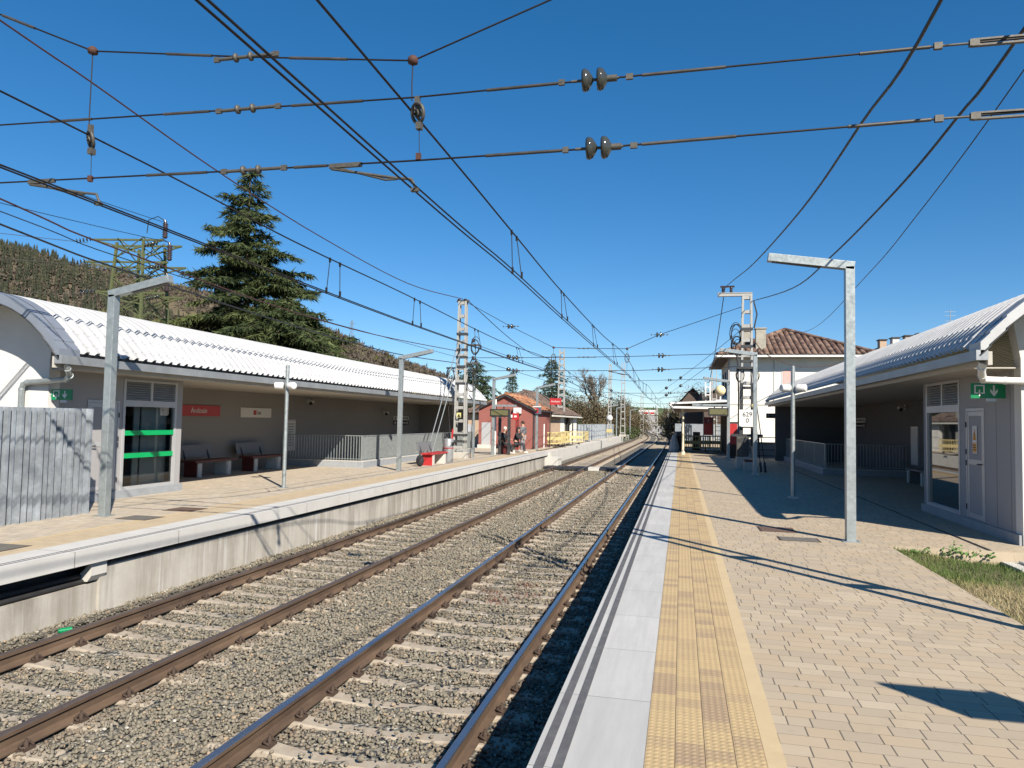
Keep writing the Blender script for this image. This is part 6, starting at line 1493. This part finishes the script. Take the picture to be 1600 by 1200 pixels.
def bush(name, label, loc, rx, rz, seed, mat_, group, n=1500, sz=.3, cat='bush'):
    r = np.random.default_rng(seed); t = thing(name, label, cat, loc, group); b = MB()
    for k in range(7): a = r.uniform(0,6.28); b.tube([(0,0,-1.1),(rx*.3*math.cos(a),rx*.3*math.sin(a),rz*.5),(rx*.6*math.cos(a),rx*.6*math.sin(a),rz*.95)],[.07,.05,.02],5)
    obj('stem', b, M['bark'], t, local=True)
    nc = 16; cc = np.stack([r.normal(0,rx*.42,nc), r.normal(0,rx*.42,nc), r.uniform(.15,.85,nc)*rz], 1); ci = r.integers(0,nc,n); ct = r.normal(0,.14,nc)
    c = cc[ci]+r.normal(0,1,(n,3))*np.array([rx*.24,rx*.24,rz*.16]); c[:,2] = np.clip(c[:,2],-.9,rz*1.1)
    d = r.normal(size=(n,3))+np.array([0,0,.5]); d /= np.linalg.norm(d,axis=1)[:,None]; s = np.cross(d, r.normal(size=(n,3))); s /= np.linalg.norm(s,axis=1)[:,None]
    l = sz*r.uniform(.5,1.3,n)[:,None]; w_ = l*r.uniform(.10,.3,n)[:,None]
    V = np.stack([c-s*w_, c+s*w_, c+d*l],1).reshape(-1,3); T = np.repeat(np.clip(.5+ct[ci]+r.normal(0,.15,n),0,1),3)
    o = link(bpy.data.objects.new('foliage', tint_mesh('foliage', V, np.arange(3*n).reshape(-1,3), T, mat_))); o.parent = t; return t
BG = 'winter bushes left of the track bend'
for k, (x, y, rx, rz, lab) in enumerate(((-22,118,3.2,5.6,'brown winter bush furthest left behind the brown shed roof'),(-18.6,112,3.0,6.6,'brown winter bush right of the layered cedar'),(-15.4,106,3.0,5.4,'dense brown bush under the small bare tree'),(-12.0,105,2.8,5.6,'dense brown bush at the foot of the tall bare tree'),(-10.4,124,2.6,6.6,'tall brown bush right of the tall bare tree'),(-8.9,128,2.2,5.4,'brown bush behind the ladder like mast'),(-8.0,146,2.6,4.6,'low brown bush right of the ladder like mast'),(-26,125,3.6,6.2,'brown bush seen above the brick house roof'))):
    bush('winter_bush', lab, (x,y,-.6), rx, rz, 20+k, M['bush'], BG, 5200, .30)
for k, (x, y, rx, rz, lab) in enumerate(((-8.6,108,1.4,2.2,'low green bush behind the end of the far fence'),(-7.9,122,1.3,1.9,'low dark green bush at the end of the far platform'))):
    bush('green_bush', lab, (x,y,-1), rx, rz, 40+k, M['bushgreen'], 'green bushes by the bend', 1200, .3)
RG = 'trees on the right behind the canopy'
for k, (x, y, rx, rz, lab) in enumerate(((-1.5,175,4.5,7.0,'leafless brown tree right of the bend, nearest the tracks'),(1.5,155,4.0,8.4,'leafless brown tree left of the dark houses'),(4.6,150,4.4,10.4,'tall leafless tree behind the dark gabled house'),(8.4,148,4.5,11.4,'tallest leafless tree behind the white station house corner'),(4.5,125,3.4,5.2,'brown tree low behind the canopy posts'),(1.0,128,2.6,4.4,'brown bush low beside the canopy edge'))):
    bush('winter_tree', lab, (x,y,-1), rx, rz, 60+k, M['bush'], RG, 5000, .36, 'tree')
for k, x in enumerate((-1.2,1.6,4.4,7.0)):
    bush('dark_hedge', ('dark hedge under the canopy roof, leftmost stretch','dark hedge under the canopy roof, second stretch','dark hedge under the canopy roof, third stretch','dark hedge hidden by the station house corner')[k], (x,98+k,-1), 1.9, 4.2, 80+k, M['bushgreen'] if k % 2 else M['bush'], 'dark hedge behind the canopy', 1800, .35, 'hedge')

# hills ---------------------------------------------------------------
def hill(name, pts, front, back, m, seed, base=-1.3, rows=26):
    """ridge through pts (x, y, z); slope down to `front` metres towards the viewer and `back` metres behind"""
    r = np.random.default_rng(seed); px = np.array(pts, float); N = 150; s = np.linspace(0, 1, N); xs = np.interp(s, np.linspace(0,1,len(px)), px[:,0]); yr = np.interp(s, np.linspace(0,1,len(px)), px[:,1]); zr = np.interp(s, np.linspace(0,1,len(px)), px[:,2])
    us = np.concatenate([np.linspace(-1, 0, rows), np.linspace(0, 1, 8)[1:]]); vs = []
    def nz(x, y): return math.sin(x*.07+seed)*math.cos(y*.09+x*.03)+.5*math.sin(x*.19+y*.15)
    H = np.zeros((len(us), N))
    for i, u in enumerate(us):
        for j in range(N):
            y = yr[j]+(u*front if u < 0 else u*back); h = base+(zr[j]-base)*(.5+.5*math.cos(math.pi*abs(u)))**(.9); amp = 1.6*math.sin(math.pi*min(1,abs(u)))
            vs.append((xs[j], y, h+amp*nz(xs[j], y)))
    n = N; fs = [(i*n+j, i*n+j+1, (i+1)*n+j+1, (i+1)*n+j) for i in range(len(us)-1) for j in range(n-1)]
    b = MB(); b.add(vs, fs, 0, True); struct(name, b, m, fix=False)
    g = np.array(vs).reshape(len(us), N, 3); return g
def hill_mat(name, a, b_, c, sc):
    n = NB(name); col = n.ramp(n.noise(sc, 6, .65), [(.32, a), (.5, b_), (.66, c)]); col = n.mix(n.mr(n.noise(sc*9, 5, .7), .35, .75, 0, .5), col, tuple(q*.55 for q in a)); n.set('Base Color', col); n.set('Roughness', .95); n.bump(n.noise(.5, 6, .7), 1., 1.2); return n.mat
mA = hill_mat('brown_hillside', (.075,.057,.042), (.11,.085,.062), (.15,.125,.08), .02); mB = hill_mat('pasture_hillside', (.075,.063,.038), (.125,.10,.055), (.18,.145,.08), .016); mC = hill_mat('green_far_hill', (.05,.085,.03), (.075,.12,.04), (.11,.16,.06), .008)
gA = hill('near_hill', [(-330,200,73),(-269,200,66),(-226,200,57.5),(-219,200,54),(-207,200,52.5),(-199,200,49.5),(-187,200,45.5),(-175,200,38.5),(-160,200,32.5),(-143,200,26),(-120,205,16),(-100,210,6),(-85,212,-1)], 120, 90, mA, 1)
gB = hill('back_hill', [(-345,380,90),(-299,380,77),(-273,380,71),(-235,380,60),(-204,380,48.5),(-194,380,48),(-186,380,44),(-171,380,37),(-160,380,33.5),(-149,380,30),(-134,380,25),(-127,380,22),(-118,380,15),(-109,380,6),(-88,380,-1)], 210, 120, mB, 2)
gC = hill('far_hill', [(-320,900,0),(-208,900,6),(-127,900,15),(-80,900,21.5),(-49,900,20.5),(-3,900,19),(41,900,17.5),(134,900,18),(260,900,3)], 300, 200, mC, 3)
def forest(name, label, g, n, pick, hts, mat_, seed, cone=True, tint=.5):
    r = np.random.default_rng(seed); V = []; F = []; T = []; rows, cols = g.shape[:2]; k = 0; tries = 0
    while k < n and tries < n*30:
        tries += 1; i = r.random()*(rows-1); j = r.random()*(cols-1); i0, j0 = int(i), int(j); fu, fv = i-i0, j-j0
        p = g[i0,j0]*(1-fu)*(1-fv)+g[min(i0+1,rows-1),j0]*fu*(1-fv)+g[i0,min(j0+1,cols-1)]*(1-fu)*fv+g[min(i0+1,rows-1),min(j0+1,cols-1)]*fu*fv
        if not pick(i/(rows-1), p, r): continue
        k += 1; h = r.uniform(*hts); tb = np.clip(tint+r.normal(0,.18),0,1)
        if cone:
            w0 = h*r.uniform(.14,.22)
            for lv in range(4):
                zb = h*(.08+.22*lv); zt = min(h, zb+h*.40); w_ = w0*(1-.2*lv); o = len(V); m = 6
                for q in range(m): a = 6.283*q/m+r.random(); rr = w_*r.uniform(.65,1.15); V.append(p+np.array([rr*math.cos(a), rr*math.sin(a), zb+r.normal(0,.03*h)])); T.append(np.clip(tb+r.normal(0,.1),0,1))
                V.append(p+np.array([0,0,zt])); T.append(tb)
                for q in range(m): F.append((o+q, o+(q+1) % m, o+m))
        else:
            for q in range(16):
                c = p+np.array([r.normal(0,h*.22), r.normal(0,h*.22), h*r.uniform(.15,.8)]); d = r.normal(size=3)+np.array([0,0,.9]); d /= np.linalg.norm(d); s = np.cross(d, r.normal(size=3)); s /= np.linalg.norm(s); l = h*r.uniform(.25,.5); wd = l*r.uniform(.12,.3); o = len(V)
                V += [c-s*wd, c+s*wd, c+d*l]; T += [np.clip(tb+r.normal(0,.12),0,1)]*3; F.append((o,o+1,o+2))
    ob = link(bpy.data.objects.new(name, tint_mesh(name, np.array(V), np.array(F), T, mat_))); tag(ob, label, None, None, 'stuff')
M['forestdark'] = leaf_mat('dark_forest', [(0.1,(.014,.018,.011)),(.5,(.028,.032,.018)),(.9,(.06,.058,.034))], .85); M['forestbare'] = leaf_mat('bare_forest', [(0.1,(.072,.057,.045)),(.5,(.092,.075,.058)),(.9,(.118,.098,.076))], .9); M['meadow'] = leaf_mat('sunny_scrub', [(0.1,(.075,.08,.03)),(.5,(.115,.115,.04)),(.9,(.16,.15,.06))], .9)
def pA(u, p, r):
    if r.random() > .35+.65*(math.sin(p[0]*.23+p[1]*.11)+math.sin(p[1]*.31-p[0]*.07) > -.5): return False
    x, z = p[0], p[2]; zr = np.interp(x, [-330,-226,-160,-120],[76,59,37,18]); f = z/max(zr,1)
    band = math.sin(x*.055)*.12+.62; return u < .8 and z > 4 and f > band and (x > -222 or f < .85)
forest('hill_conifers', 'dark conifer wood along the top of the left hill', gA, 2000, pA, (2.4,5.0), M['forestdark'], 31)
forest('hill_conifers', 'dark conifers in the lower left of the hill above the white wall', gA, 420, lambda u,p,r: u < .8 and p[0] < -190 and 18 < p[2] < 36 and r.random() < .7, (2.6,4.6), M['forestdark'], 32)
forest('hill_scrub', 'bare brown scrub over the left hillside', gA, 3800, lambda u,p,r: u < .8 and p[2] > 6, (1.4,3.2), M['forestbare'], 33, False)
forest('hill_meadow_scrub', 'sunny yellow green scrub low on the hill beside the cedar', gA, 900, lambda u,p,r: u < .8 and p[0] > -178 and 3 < p[2] < 27, (2,4.2), M['meadow'], 34, False, .55)
forest('ridge_trees', 'bare brown trees along the back ridge above the metal roof', gB, 2200, lambda u,p,r: u < .82 and (p[2] > np.interp(p[0],[-345,-204,-160,-118],[80,42,28,10])), (3,5.5), M['forestbare'], 35, False)
forest('ridge_scrub', 'olive scrub patches on the back hill', gB, 900, lambda u,p,r: u < .8 and math.sin(p[0]*.11)+math.sin(p[1]*.09) > .2 and p[2] > 3, (2.5,5), M['meadow'], 36, False, .3)
forest('ridge_conifers', 'small dark conifer clump on the back ridge', gB, 90, lambda u,p,r: u < .8 and -192 < p[0] < -176 and p[2] > 24, (4,7), M['forestdark'], 37)
forest('far_wood', 'dark wood at the foot of the far green hill', gC, 900, lambda u,p,r: u < .8 and p[2] < 12 and p[0] > -250, (6,10), M['forestdark'], 38)
